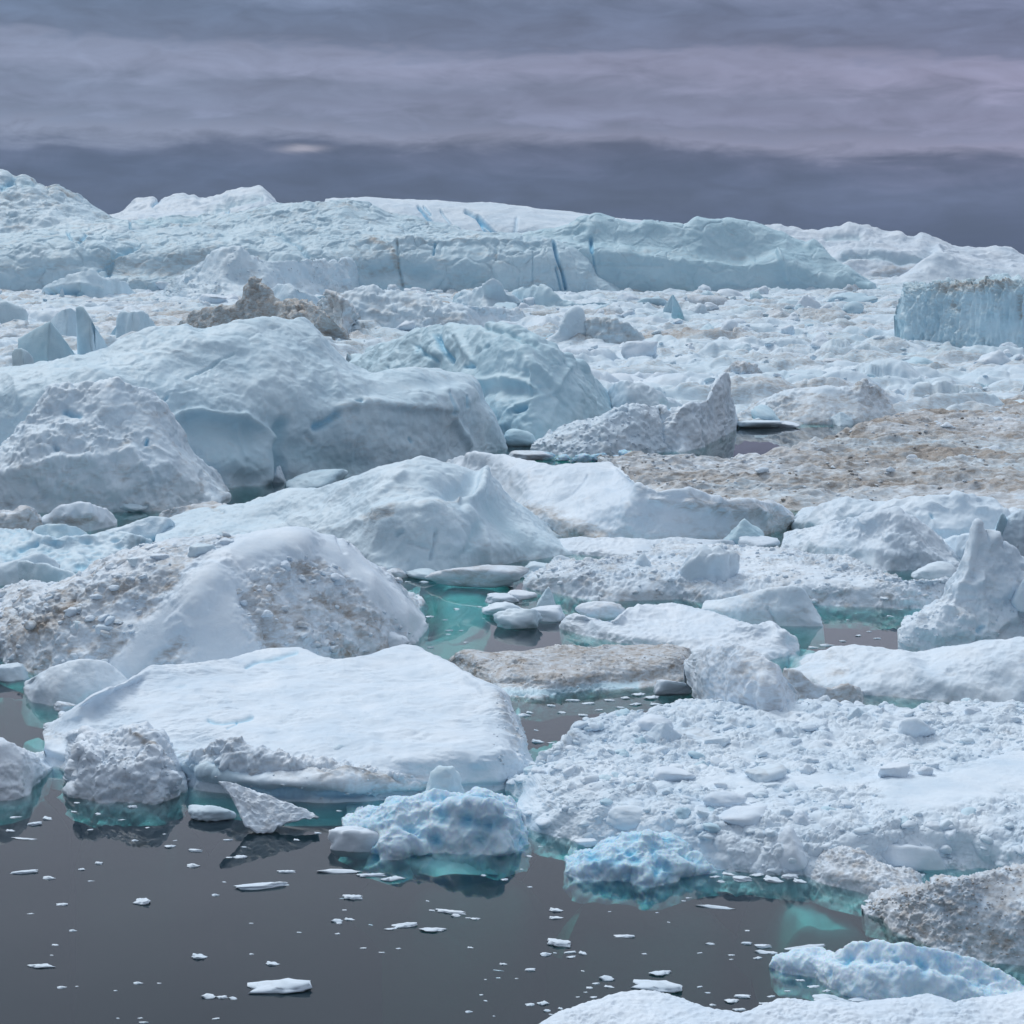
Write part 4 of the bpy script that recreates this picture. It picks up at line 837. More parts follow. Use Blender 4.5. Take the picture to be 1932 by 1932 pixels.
# ---------------------------------------------------------------- foreground floes
bigf = berg('big', 'ice_floe', 'big smooth rippled white floe with an undercut crumbling front rim', 'ice floe',
     '84,1440 120,1448 200,1450 300,1462 379,1490 430,1496 481,1506 540,1512 600,1514 700,1510 790,1500 850,1496 936,1494 965,1480 990,1467 1012,1460',
     [('d', 9, '84,1425 130,1440 200,1440 300,1450 379,1472 430,1482 481,1490 540,1496 600,1498 700,1496 790,1490 860,1484 940,1482 990,1462 1011,1457'),
      ('d', 2, '84,1412,2 130,1428,3 200,1435,3 300,1440,4 380,1455,4 440,1470,-6 500,1478,-16 560,1482,-18 640,1484,-18 740,1486,-14 790,1486,-8 860,1480,0 940,1476,2 985,1457,2 1010,1455,2'),
      ('z', 1.8, '85,1382 130,1395 200,1410 300,1415 400,1418 480,1440 560,1452 640,1460 740,1465 820,1462 900,1455 960,1448 1008,1450'),
      ('z', 2.4, '87,1372 150,1375 250,1385 400,1395 500,1415 600,1430 700,1440 800,1440 880,1430 950,1425 1004,1446'),
      ('z', 3.4, '95,1368 180,1340 300,1345 450,1350 600,1360 750,1370 850,1370 930,1370 975,1385 996,1430'),
      ('z', 4.4, '103,1364 180,1318 260,1290 380,1280 500,1270 600,1275 720,1275 820,1285 900,1305 950,1345 985,1385'),
      ('z', 5.0, '113,1360 140,1338 176,1311 205,1300 237,1288 260,1275 288,1263 330,1257 372,1253 410,1247 440,1240 491,1229 530,1227 565,1226 590,1234 609,1240 631,1245 660,1243 690,1236 716,1230 745,1223 767,1221 790,1224 825,1240 858,1258 892,1280 920,1289 936,1297 950,1312 958,1330 970,1356 980,1375')],
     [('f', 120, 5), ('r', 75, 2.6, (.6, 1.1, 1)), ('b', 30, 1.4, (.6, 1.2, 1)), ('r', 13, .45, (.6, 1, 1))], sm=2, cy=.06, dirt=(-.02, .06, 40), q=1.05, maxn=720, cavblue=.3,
     feats=[dict(p='84,1395 130,1395 200,1425 300,1428 390,1435 470,1445 520,1455 600,1465 740,1474 800,1474', w=16, h=3, na=1.9, dirt=.22, e=3),
            dict(p='500,1440 560,1446 620,1458 700,1468 740,1472', w=9, h=3, na=1.5, dirt=.25), dict(p='450,1490 520,1496 600,1499 700,1496', w=9, h=-12, blue=.5, na=3),
            dict(p='465,1258 480,1250 510,1246 560,1233', w=3.5, h=-3.5, blue=.45), dict(p='395,1360 405,1366 420,1368 450,1362 475,1354', w=3.5, h=-3.5, blue=.5), dict(p='447,1362 446,1372 430,1380', w=2, h=-2, blue=.35),
            dict(p='335,1300 350,1296', w=3, h=-1.5, blue=.1), dict(p='940,1320 960,1370 975,1400', w=14, h=3, na=2.2, dirt=.28), dict(p='900,1440 950,1430 1000,1450', w=12, h=2, na=3),
            dict(p='540,1300 700,1310 860,1330', w=16, h=2.5), dict(p='300,1380 500,1385 700,1400', w=14, h=2), dict(p='650,1260 720,1245 760,1235', w=20, h=3),
            dict(p='90,1355 86,1362', w=8, h=7, na=3), dict(p='330,1440 380,1450 440,1470', w=24, h=3, na=2.2, cy=.4)],
     foot=[((-.25, -1.6, -2.6), ('379,1490 481,1506 600,1514 790,1500 936,1494', '379,1505 481,1530 600,1538 790,1530 936,1505', '390,1520 500,1560 640,1570 800,1540 936,1515')),
           ((-.3, -1.5, -2.2), ('980,1400 1005,1440 1012,1460', '1010,1392 1030,1425 1035,1455', '1035,1380 1070,1410 1060,1440')), ((-.3, -1.4), ('88,1440 90,1400 90,1385', '30,1425 45,1400 88,1385'))])
berg('rim', 'crumbled_rim', None, None, '318,1456 380,1466 440,1478 500,1484 560,1488 640,1489 720,1490 790,1489 812,1480',
     [('d', -22, '320,1444 380,1450 440,1458 500,1464 560,1470 640,1474 720,1476 811,1476'), ('d', -14, '322,1436 360,1428 400,1424 440,1415 470,1424 520,1428 560,1440 620,1448 700,1458 760,1466 810,1474'), ('d', 22, '324,1430 355,1414 385,1418 410,1406 445,1394 470,1404 500,1416 540,1424 580,1436 640,1438 700,1450 760,1460 809,1472')],
     [('f', 44, 7), ('v', 30, 7), ('b', 18, 4), ('r', 10, 1.6)], wz=.55, bz=.1, under=8, back=16, sm=1.5, q=1., dirt=(.10, .32, 22), parent=bigf, feats=[dict(p='480,1460 560,1475 700,1480', w=7, h=4, dirt=.15), dict(p='330,1450 400,1455', w=20, dirt=-.3, cy=.4)])
berg('cornerrim', 'crumbled_rim', None, None, '930,1492 960,1482 985,1468 1006,1458', [('d', 3, '932,1482 958,1470 984,1458 1004,1452'), ('d', 22, '936,1474 950,1452 965,1444 980,1448 1002,1450')],
     [('f', 40, 5), ('v', 24, 4), ('r', 10, 1)], back=16, sm=1, q=1., dirt=(.02, .2, 20), parent=bigf)
berg('siderim', 'crumbled_rim', None, None, '932,1390 950,1404 968,1410 990,1402', [('d', 4, '934,1372 952,1380 972,1384 988,1388'), ('d', 26, '936,1340 948,1332 962,1340 974,1360 987,1378')],
     [('f', 30, 4), ('v', 16, 4), ('r', 8, 1)], wz=.6, bz=.1, under=8, back=14, sm=1, q=1., dirt=(.2, .3, 20), parent=bigf)
berg('lump', 'ice_floe', 'knobbly rounded rubble lump at the left front corner of the big floe', 'ice floe',
     '124,1440 130,1475 140,1500 186,1514 235,1512 291,1516 325,1506 345,1495 356,1478',
     [('d', 3, '124,1430 134,1460 150,1478 190,1486 240,1488 290,1490 325,1480 345,1470 356,1465'), ('d', 26, '126,1410 145,1425 190,1435 240,1440 290,1442 325,1440 355,1450'), ('d', 75, '128,1395 150,1395 195,1400 240,1396 290,1400 320,1415 353,1442'),
      ('d', 115, '130,1390 140,1384 158,1381 172,1384 190,1389 210,1380 230,1375 264,1372 285,1374 305,1382 318,1396 324,1412 335,1428 350,1440')],
     [('f', 60, 7), ('v', 40, 9), ('b', 22, 4), ('v', 13, 2.2), ('r', 10, 1.)], sm=1.2, dirt=(.05, .22, 30), q=1., cavblue=.1, zdirt=(.15, .3),
     feats=[dict(p='190,1400 195,1425', w=10, h=-6), dict(p='235,1455 260,1465', w=16, h=7, na=.4), dict(p='248,1385 290,1405', w=4, h=2, dirt=.5)],
     foot=[((-.3, -2.0), ('135,1500 186,1514 291,1516 356,1480', '140,1530 200,1545 320,1550 400,1505'))])
berg('rub', 'ice_floe', 'wide raft of snowy broken ice rubble filling the lower right', 'ice floe',
     '956,1490 990,1510 972,1546 1000,1562 1027,1573 1095,1586 1139,1592 1200,1610 1300,1632 1366,1642 1438,1646 1518,1652 1580,1650 1646,1640 1700,1638 1783,1638 1819,1636 1870,1640 1919,1652 2080,1670',
     [('z', 1.3, '957,1482 992,1496 980,1528 1010,1545 1040,1552 1100,1560 1145,1565 1210,1580 1310,1596 1370,1604 1440,1608 1520,1612 1600,1608 1700,1606 1783,1606 1870,1606 1919,1612 2080,1625'),
      ('z', 2.1, '958,1478 1000,1480 1010,1510 1040,1528 1100,1535 1200,1548 1300,1560 1400,1570 1500,1575 1600,1575 1700,1575 1800,1572 1900,1572 2080,1580'),
      ('z', 2.6, '970,1472 1030,1462 1080,1480 1200,1490 1300,1500 1400,1505 1500,1510 1600,1510 1700,1505 1800,1500 1900,1495 2080,1500'),
      ('z', 2.4, '985,1465 1040,1440 1110,1420 1200,1430 1300,1440 1400,1440 1500,1440 1600,1430 1700,1425 1800,1415 2080,1410'),
      ('z', 2.0, '1000,1458 1024,1444 1061,1417 1075,1400 1088,1387 1105,1376 1125,1370 1173,1357 1210,1360 1245,1348 1290,1335 1330,1335 1400,1340 1450,1338 1502,1337 1560,1340 1624,1343 1690,1348 1746,1346 1800,1340 1870,1343 1932,1340 2080,1336')],
     [('f', 110, 5), ('r', 60, 2.5), ('v', 44, 7), ('v', 24, 5), ('k', 14, 2), ('v', 8, 1)], sm=1.5, cy=.1, dirt=(-.02, .2, 60), q=1.0, maxn=720, back=60,
     feats=[dict(p='1932,1460 1850,1480 1800,1500 1700,1500', w=44, h=9, na=.12, rub=.1, e=4), dict(p='1340,1480 1450,1475 1600,1478 1700,1470', w=17, h=3, na=.3, rub=.3, e=3),
            dict(p='975,1505 1000,1540 1100,1565 1250,1590', w=22, h=2, na=.55, rub=.6), dict(p='1240,1400 1330,1380', w=30, h=0, dirt=.14), dict(p='1000,1510 1090,1500', w=30, h=3, na=.7)],
     foot=[((-.4, -2.5), ('970,1548 1027,1573 1139,1592 1300,1632', '985,1580 1050,1605 1150,1615 1300,1650')), ((-.3, -1.4, -2.4), ('1380,1640 1500,1650 1640,1650', '1420,1685 1500,1700 1640,1705', '1440,1745 1540,1760 1700,1760')), ((-.4, -2), ('1790,1632 1850,1640 1925,1655', '1760,1660 1830,1670 1900,1664'))])
berg('boulder', 'ice_boulder', 'huge rounded greyish ice boulder resting on the back of the rubble raft', 'ice boulder',
     '1296,1268 1312,1312 1330,1336 1380,1362 1430,1376 1460,1390 1490,1360 1502,1322',
     [('d', -16, '1294,1255 1320,1285 1350,1310 1400,1330 1440,1345 1470,1350 1490,1335 1502,1316'), ('d', -8, '1294,1252 1325,1262 1360,1270 1400,1280 1440,1290 1470,1305 1502,1314'),
      ('d', 25, '1294,1250 1320,1242 1350,1238 1390,1240 1430,1252 1465,1282 1502,1313'), ('d', 55, '1295,1248 1310,1236 1325,1228 1345,1222 1368,1220 1390,1221 1412,1226 1430,1235 1452,1250 1470,1266 1486,1285 1500,1312')],
     [('f', 80, 6), ('r', 45, 3.5), ('r', 18, 1.6), ('s', 14, 1)], wz=1.4, bz=.3, under=10, back=60, sm=1.5, dirt=(.14, .2, 30), q=1.0, feats=[dict(p='1440,1372 1470,1380', w=10, h=-6), dict(p='1390,1270 1410,1265', w=10, h=-3, dirt=.25), dict(p='1400,1350 1440,1352', w=8, h=-3, dirt=.1)])
berg('beige', 'ice_floe', 'dirty beige low berg with a rounded brown nose behind the ice boulder', 'ice floe',
     '1470,1345 1520,1348 1560,1346 1600,1335 1628,1328', [('z', .8, '1475,1320 1520,1325 1570,1322 1604,1322 1628,1318'), ('z', 2.4, '1480,1290 1510,1295 1540,1305 1575,1308 1627,1314'), ('z', 3.6, '1480,1266 1495,1265 1512,1271 1535,1290 1550,1297 1570,1302 1585,1297 1603,1296 1615,1300 1624,1306 1627,1312')],
     [('f', 50, 4), ('r', 24, 3), ('r', 10, 1)], sm=1, dirt=(.32, .35, 26))
berg('beige2', 'ice_floe', 'flat beige ice shelf along the turquoise strip behind the rubble raft', 'ice floe', '1600,1352 1680,1354 1765,1350', [('z', .8, '1602,1346 1680,1347 1762,1348'), ('z', 1.2, '1610,1338 1640,1335 1690,1336 1730,1341 1760,1347')], [('f', 40, 2), ('r', 16, 1.5)], sm=1, dirt=(.35, .3, 30), back=25)
ctr = berg('ctr', 'iceberg', 'blue and white melt pitted berg floating in front of the big smooth floe', 'iceberg',
     '650,1580 699,1612 730,1620 750,1621 780,1612 814,1607 892,1609 943,1612 968,1604 985,1600 992,1588',
     [('d', 2, '650,1572 700,1600 750,1606 814,1590 892,1588 943,1590 970,1585 992,1580'), ('d', 18, '650,1566 700,1582 750,1585 810,1565 870,1540 930,1545 960,1560 992,1572'),
      ('d', 34, '651,1562 700,1560 760,1558 815,1550 850,1532 900,1522 940,1530 965,1550 992,1568'), ('d', 75, '651,1558 690,1548 740,1530 800,1520 850,1520 900,1512 950,1525 991,1564'),
      ('d', 125, '652,1554 668,1547 690,1537 716,1529 735,1519 753,1512 770,1508 787,1505 815,1500 850,1504 880,1504 895,1496 912,1498 926,1503 945,1510 963,1520 972,1535 980,1548 990,1562')],
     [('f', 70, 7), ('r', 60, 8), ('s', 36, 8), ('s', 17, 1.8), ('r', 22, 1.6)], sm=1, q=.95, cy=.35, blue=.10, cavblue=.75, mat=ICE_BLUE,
     feats=[dict(p='815,1550 850,1528 900,1518 935,1528', w=8, h=8), dict(p='760,1560 790,1580 820,1585', w=9, h=-6, blue=.3), dict(p='700,1600 760,1600', w=8, h=3), dict(p='875,1555 930,1560', w=12, h=-4, blue=.25)],
     foot=[((-.2, -.9, -1.8), ('650,1580 699,1612 750,1621 892,1610 992,1590', '690,1610 740,1640 840,1655 960,1640 1040,1590', '720,1640 780,1665 860,1675 970,1650 1050,1600'))])
block('knob', None, None, 842, 1522, 84, 74, 'lumpy', 12, .9, .4, z=1.2, cy=.6, rough=.10, noise=[('r', 30, 3), ('r', 12, 1)], parent=ctr)
block('ice_slab', 'thick white flat topped ice slab at the left end of the melt pitted berg', 'ice slab', 679, 1606, 122, 48, 'slab', 5, .55, .1, rough=.07, noise=[('r', 30, 3), ('f', 20, 2)], sink=.15)
berg('rblue', 'iceberg', 'bright blue melt pocked berg tucked against the edge of the rubble raft', 'iceberg',
     '1068,1640 1092,1658 1143,1660 1194,1662 1216,1673 1249,1668 1305,1650 1372,1643', [('d', 3, '1068,1634 1095,1645 1145,1640 1194,1645 1220,1655 1250,1650 1305,1636 1372,1640'), ('d', 22, '1069,1630 1100,1628 1150,1618 1200,1625 1250,1628 1310,1620 1372,1638'), ('d', 60, '1070,1628 1110,1612 1150,1602 1210,1600 1260,1605 1310,1612 1371,1636'),
      ('d', 100, '1071,1626 1090,1622 1121,1612 1143,1596 1165,1585 1183,1579 1200,1575 1220,1574 1240,1577 1260,1581 1285,1588 1308,1596 1318,1603 1335,1614 1346,1623 1371,1635')],
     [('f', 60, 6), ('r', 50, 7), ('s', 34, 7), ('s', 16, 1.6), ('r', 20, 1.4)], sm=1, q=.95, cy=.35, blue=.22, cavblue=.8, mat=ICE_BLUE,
     feats=[dict(p='1120,1620 1160,1632', w=9, h=-6, blue=.4), dict(p='1230,1610 1245,1640 1235,1655', w=5, h=-6, blue=.5), dict(p='1140,1628 1200,1640 1216,1640', w=7, h=5)],
     foot=[((-.2, -1.0, -2.), ('1060,1640 1143,1660 1216,1673 1305,1650 1372,1643', '1035,1632 1100,1675 1216,1700 1330,1680 1400,1650', '1030,1640 1100,1690 1216,1720 1340,1700 1420,1660'))])
berg('lwr', 'iceberg', 'elongated white and blue berg with a row of melt holes at lower right', 'iceberg',
     '1456,1824 1474,1836 1510,1838 1542,1845 1590,1874 1640,1892 1694,1906 1760,1905 1815,1902 1879,1905 1932,1908 2080,1915',
     [('d', 2, '1456,1816 1478,1824 1510,1822 1542,1834 1590,1856 1640,1876 1694,1888 1760,1888 1815,1886 1879,1892 1932,1898 2080,1900'),
      ('d', 14, '1457,1812 1480,1808 1515,1808 1550,1825 1590,1832 1640,1838 1718,1836 1770,1845 1820,1865 1879,1880 1932,1890 2080,1890'),
      ('d', 24, '1458,1809 1480,1804 1520,1804 1552,1818 1588,1824 1640,1829 1718,1825 1785,1842 1835,1858 1880,1876 1932,1886 2080,1886'),
      ('d', 52, '1458,1808 1480,1803 1525,1803 1556,1810 1600,1816 1650,1818 1700,1816 1780,1836 1840,1852 1890,1866 1932,1876 2080,1880'),
      ('d', 86, '1459,1807 1475,1801 1510,1796 1545,1793 1575,1800 1596,1795 1610,1786 1630,1782 1654,1779 1670,1782 1700,1783 1739,1789 1790,1800 1820,1808 1855,1820 1895,1838 1932,1857 2080,1870')],
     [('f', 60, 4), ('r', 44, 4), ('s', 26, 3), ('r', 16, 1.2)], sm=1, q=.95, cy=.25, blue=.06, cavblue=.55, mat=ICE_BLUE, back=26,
     feats=[dict(p='1598,1818 1605,1810', w=8, h=-8, blue=.6), dict(p='1640,1812 1642,1813', w=7, h=-6, blue=.5), dict(p='1692,1813 1694,1815', w=7, h=-6, blue=.5), dict(p='1712,1816 1714,1818', w=6, h=-6, blue=.5), dict(p='1742,1822 1745,1824', w=9, h=-8, blue=.6), dict(p='1780,1828 1784,1832', w=8, h=-7, blue=.5), dict(p='1850,1856 1860,1860', w=6, h=-5, blue=.3), dict(p='1900,1880 1930,1886', w=5, h=-4, blue=.3)],
     foot=[((-.3, -1.5), ('1456,1824 1542,1845 1640,1892 1815,1902 2080,1915', '1470,1860 1540,1880 1640,1915 1815,1925 2080,1930'))])
berg('browne', 'ice_floe', 'lumpy brown and white raft cut by the right edge above the blue holed berg', 'ice floe',
     '1630,1722 1670,1730 1678,1750 1720,1768 1758,1786 1810,1802 1863,1814 1932,1822 2080,1830',
     [('z', .5, '1630,1719 1675,1724 1690,1742 1758,1774 1863,1800 1932,1808 2080,1815'), ('z', 1.5, '1632,1717 1680,1712 1720,1735 1780,1755 1863,1775 1932,1780 2080,1785'), ('z', 2.8, '1640,1714 1680,1702 1740,1710 1800,1720 1870,1725 1932,1728 2080,1730'),
      ('z', 4.0, '1648,1710 1666,1697 1700,1688 1730,1684 1758,1676 1767,1664 1778,1660 1800,1661 1839,1657 1870,1652 1899,1644 1932,1642 2080,1640')],
     [('f', 60, 4), ('r', 30, 3), ('v', 14, 4), ('v', 7, 2.2), ('r', 6, .8)], sm=1.2, q=1., dirt=(.32, .45, 30),
     foot=[((-.3, -1.3, -2.2), ('1630,1722 1678,1750 1758,1786 1932,1822', '1590,1720 1640,1765 1740,1800 1932,1840', '1540,1700 1600,1780 1720,1815 1932,1850'))])
berg('brownb', 'iceberg', 'brown and white pebbled rounded berg in front of the rubble raft', 'iceberg',
     '1522,1640 1530,1656 1558,1668 1610,1681 1662,1693 1700,1694 1726,1692 1749,1677', [('d', 3, '1523,1634 1560,1650 1610,1662 1662,1674 1710,1680 1748,1674'), ('d', 30, '1525,1628 1560,1630 1610,1635 1665,1654 1710,1668 1748,1672'),
      ('d', 70, '1527,1624 1535,1618 1544,1614 1560,1609 1582,1607 1605,1608 1626,1611 1640,1620 1654,1630 1675,1638 1694,1645 1715,1650 1730,1656 1746,1671')],
     [('f', 40, 3), ('r', 20, 3), ('v', 9, 2.4), ('v', 5, 1.2)], sm=1, q=.95, dirt=(.22, .45, 24), zdirt=(-.2, .4), foot=[((-.3, -1.5), ('1522,1645 1610,1684 1726,1694 1749,1680', '1500,1680 1610,1712 1730,1710 1770,1690'))])
block('ice_block', 'clean white angular ice block between the brown pebbled berg and the rubble raft', 'ice block', 1718, 1640, 148, 50, 'slab', 22, .5, -.1, rough=.05, noise=[('r', 40, 3), ('f', 20, 2)], sink=.1)
berg('bottom', 'ice_floe', 'rounded snowy floe edge cut off by the bottom right border', 'ice floe',
     '960,2120 1200,2140 1500,2140 1800,2140 2080,2140', [('z', 1.2, '965,2050 1200,2060 1500,2060 1800,2060 2080,2060'), ('z', 2.0, '975,2000 1200,1985 1400,1995 1600,1985 1800,1985 2080,1990'),
      ('z', 2.0, '985,1965 1040,1934 1070,1918 1100,1906 1140,1892 1170,1884 1200,1881 1225,1881 1252,1884 1275,1892 1300,1902 1340,1916 1370,1922 1400,1926 1425,1918 1445,1906 1475,1898 1505,1895 1530,1898 1560,1893 1585,1900 1620,1904 1650,1897 1700,1896 1750,1887 1775,1895 1800,1906 1830,1898 1870,1892 1932,1882 2080,1878')],
     [('f', 90, 4), ('r', 40, 2), ('s', 20, 1.8), ('v', 14, 1.8), ('v', 6, .8)], sm=1.5, q=1.1, cy=.0, back=30, maxn=620, dirt=(-.05, .1, 50))

# tilted triangular sheet of ice
def tilted_sheet():
    out = pts('412,1477 424,1478 437,1481 462,1489 489,1499 530,1513 569,1528 590,1538 602,1546 575,1548 545,1554 521,1564 512,1574 492,1575 476,1569 463,1562 455,1545 448,1530 436,1505 425,1492')
    base = at_z(np.array([505.]), np.array([1575.]), 0)[0]
    cy_ = np.linspace(0, 1, 46); n = 40
    # ring-to-centre grid: front face leaning back, then the same outline 1 m deeper
    rs = gsm(np.concatenate([out, out[:1]]), 0); L = np.concatenate([[0], np.cumsum(np.hypot(*np.diff(rs, axis=0).T))])
    tt = np.linspace(0, L[-1], 161)[:-1]; O = np.stack([np.interp(tt, L, rs[:, i]) for i in (0, 1)], 1)
    c = np.array([495., 1535.])
    unit = base[1] / FPX
    rings = []
    def lay(Q, off):
        Y = base[1] + (1575 - Q[:, 1]) * unit * .75 + (Q[:, 0] - 505) * unit * .12 + off * unit
        return at_y(Q[:, 0], Q[:, 1], Y)
    for s in np.linspace(.02, 1, 34): rings.append(lay(c + (O - c) * s, 0 if s < .97 else 1.5))
    for k, s in ((6, 1.005), (14, 1.0), (20, .97)): rings.append(lay(c + (O - c) * s, k))
    for s in np.linspace(.9, .02, 8): rings.append(lay(c + (O - c) * s, 22))
    A = np.array(rings); R, Cn = A.shape[:2]; P = A.reshape(-1, 3)
    P += np.stack([.10 * fbm(P / .5, 4), .40 * fbm(P / 1.3, 4), .22 * fbm(P / .7, 4, .5, 'r')], 1)
    i = np.arange(R * Cn).reshape(R, Cn); j = np.roll(i, -1, 1)
    F = np.stack([i[:-1], j[:-1], j[1:], i[1:]], -1).reshape(-1, 4)
    me = mesh_np('tilted_ice_sheet', P - base, F, {'dirt': .10 + .35 * np.clip(fbm(P / 1.5, 4), 0, 1), 'blue': 0 * P[:, 0], 'cy': 0 * P[:, 0]}, ICE_NEAR)
    return add('tilted_ice_sheet', me, base, 'tilted triangular white ice sheet leaning up out of the dark water', 'ice sheet')
sheet = tilted_sheet()
block('icy_foot', None, None, 398, 1548, 92, 26, 'lumpy', 31, .6, .2, cy=.35, rough=.1, noise=[('r', 16, 2)], parent=sheet)

# ---------------------------------------------------------------- named blocks
def B(*a, **k): return block(*a, **k)
# plates standing in the pack ice at the left
PL = [('f', 40, 1.2), ('r', 26, .8)]
berg('p1', 'ice_plate', 'big angular grey blue ice plate standing at left behind the smooth iceberg', 'ice plate', '34,690 90,694 150,692', [('d', 2, '34,660 90,665 146,678'), ('d', 26, '34,640 60,625 95,607 110,625 128,650 146,676')], PL, sm=.4, cy=.9, back=30)
berg('p2', 'ice_plate', 'paler slanting ice plate just behind the big angular one', 'ice plate', '94,655 125,660 152,655', [('d', 2, '95,630 125,630 150,640'), ('d', 22, '96,606 108,592 122,584 134,583 146,590 150,625')], PL, sm=.4, cy=.6, back=30)
berg('p3', 'ice_fin', 'tall curved shark fin of ice right of the angular plates', 'ice fin', '150,690 180,692 212,678', [('d', 2, '148,640 172,640 206,665'), ('d', 24, '143,582 148,579 157,579 166,594 180,618 194,640 206,660')], PL, sm=.4, cy=.75, back=30)
berg('p4', 'ice_fin', 'rounded upright ice tooth at the left edge before the angular plates', 'ice fin', '28,712 44,715 66,712', [('d', 2, '25,685 45,688 66,690'), ('d', 18, '23,668 27,658 40,658 52,664 62,676 65,692')], PL, sm=.4, cy=.8, back=20)
B('ice_block', 'low domed blue ice block right of the ice tooth', 'ice block', 103, 702, 50, 20, 'round', 19, .6, 0, cy=.9)
B('ice_block', 'tiny dark blue shard behind the low domed blue block', 'ice block', 148, 700, 26, 13, 'peak', 20, .6, 0, cy=.9)
B('ice_fin', 'flat cut triangular ice flake lying on the shoulder of the smooth iceberg', 'ice fin', 222, 700, 56, 34, 'wedge', 23, .4, .5, cy=.7, rough=.02)
berg('p6', 'iceberg', 'smooth squat ice stump with flared foot behind the smooth iceberg', 'iceberg', '214,655 250,660 310,650', [('d', 6, '218,630 250,625 306,640'), ('d', 16, '220,600 226,590 250,589 270,590 282,603 296,618 308,628')], [('f', 50, 2), ('r', 30, 3, (1.6, 1, .5))], sm=.6, cy=.55, back=40)
B('ice_fin', 'little dark blue notched spike between the shark fin and the ice stump', 'ice fin', 216, 650, 30, 34, 'peak', 29, .5, .3, cy=.6, blue=.5)
B('iceberg', 'blunt pale berg shoulder cut by the left edge in the pack ice', 'iceberg', -4, 634, 100, 74, 'lumpy', 33, .8, .2, cy=.6)
B('ice_fin', 'small curved white tusk of ice in front of the hooded berg', 'ice fin', 118, 577, 14, 32, 'peak', 35, .6, .2, cy=.5)
B('ice_block', 'upright ice block standing on the ridge left of centre', 'ice block', 603, 492, 26, 34, 'slab', 37, .8, .2, cy=.5)
for lab, u, v, w, h, k, s, kw in [
    ('pale angular ice fang beside the smooth bergs slope', 664, 706, 34, 40, 'fin', 41, dict(cy=.7)), ('curved ice fang next to the first one above the smooth berg', 692, 712, 44, 46, 'wedge', 43, dict(cy=.6)),
    ('small pointed snow cap wedged behind the smooth iceberg', 640, 672, 40, 34, 'peak', 45, dict(cy=.4)),
    ('white rounded ice block on the rubble right of the great domed berg', 1090, 817, 66, 42, 'lumpy', 47, dict(cy=.25)),
    ('dark greenish ice hump at the foot of the great domed berg', 980, 842, 66, 32, 'round', 49, dict(cy=.9)),
    ('white slanted ice block right of the greenish hump', 1038, 846, 54, 36, 'wedge', 51, dict(cy=.2)),
    ('grey rounded block alone on the pack ice right of centre', 1409, 681, 46, 33, 'lumpy', 53, dict(cy=.5)),
    ('white peaked block right of the lone grey rounded block', 1464, 674, 40, 30, 'peak', 55, dict(cy=.2)),
    ('dusty grey dome above the long scalloped bar', 1526, 716, 66, 36, 'lumpy', 57, dict(dirt=.25)),
    ('round topped white block near the foot of the fluted wall', 1734, 716, 42, 26, 'round', 59, dict(cy=.2)),
    ('white fang shaped chunk alone on the brown brash ice', 1722, 881, 36, 24, 'lumpy', 61, dict()),
    ('white jagged heap on the brown brash ice below the fluted wall', 1868, 866, 44, 24, 'lumpy', 63, dict()),
    ('pointed white pinnacle by the foot of the fluted wall', 1780, 660, 36, 22, 'peak', 65, dict(cy=.3)),
    ('white pinnacle cluster at the right edge under the fluted wall', 1908, 680, 60, 34, 'peak', 67, dict(cy=.2)),
    ('bluish square sided ice block low in the flat pack at right', 1770, 764, 54, 20, 'slab', 69, dict(cy=.6)),
    ('blue topped rounded slab at right edge of the brown ice', 1830, 758, 56, 22, 'round', 71, dict(cy=.6)),
    ('wide low white slab at the far right above the brown ice', 1900, 768, 80, 24, 'slab', 73, dict(cy=.2)),
    ('large flat white ice sheet on the pond bank', 1480, 806, 110, 9, 'slab', 75, dict()),
    ('green edged white floe on the left bank of the pond', 1440, 808, 110, 13, 'slab', 77, dict(cy=.3)),
    ('upturned pale plate at the right end of the pond', 1590, 802, 54, 24, 'wedge', 79, dict(cy=.4))]:
    B('ice_block', lab, 'ice block', u, v, w, h, k, s, .7, s * .7, **kw)
B('iceberg', 'tall pale blue twin fin of ice before the far wall, the left one', 'iceberg', 1261, 604, 22, 48, 'fin', 81, .6, .3, cy=.9)
B('iceberg', 'tall pale blue twin fin of ice before the far wall, the right one', 'iceberg', 1280, 608, 26, 52, 'fin', 83, .6, 2.6, cy=.85, blue=.2)
pinn = berg('pinn', 'iceberg', 'melt carved berg with an upright ear shaped pinnacle beside the dark pond', 'iceberg',
     '1180,846 1207,846 1240,850 1290,852 1325,843 1345,832 1370,819 1392,806', [('d', 4, '1185,832 1220,830 1260,832 1310,826 1350,812 1391,800'), ('d', 30, '1195,815 1230,805 1270,800 1310,790 1350,780 1390,797'),
      ('d', 60, '1205,792 1225,775 1245,765 1265,772 1285,770 1300,763 1320,762 1337,755 1343,738 1350,722 1358,712 1366,704 1370,703 1374,720 1374,745 1380,765 1389,795')],
     [('f', 50, 4), ('r', 30, 3.4), ('s', 14, 2), ('r', 9, .8)], sm=.6, cy=.15, dirt=(.05, .25, 25), q=1.1, feats=[dict(p='1243,775 1241,810', w=4, h=-8, dirt=.2), dict(p='1225,825 1238,830', w=9, h=-8), dict(p='1260,760 1262,772', w=3, h=-5, blue=.6)])
berg('rubm', 'ice_floe', 'knobbly white rubble bank between the domed berg and the pinnacle berg', 'ice floe',
     '1000,852 1060,858 1130,862 1200,858 1262,850', [('d', 14, '1004,842 1070,838 1140,835 1210,830 1260,836'), ('d', 90, '1010,836 1040,822 1065,808 1090,800 1120,795 1145,780 1165,772 1200,768 1235,768 1255,800')], RUBN, sm=1, cy=.2, dirt=(.03, .25, 30), q=1.2)
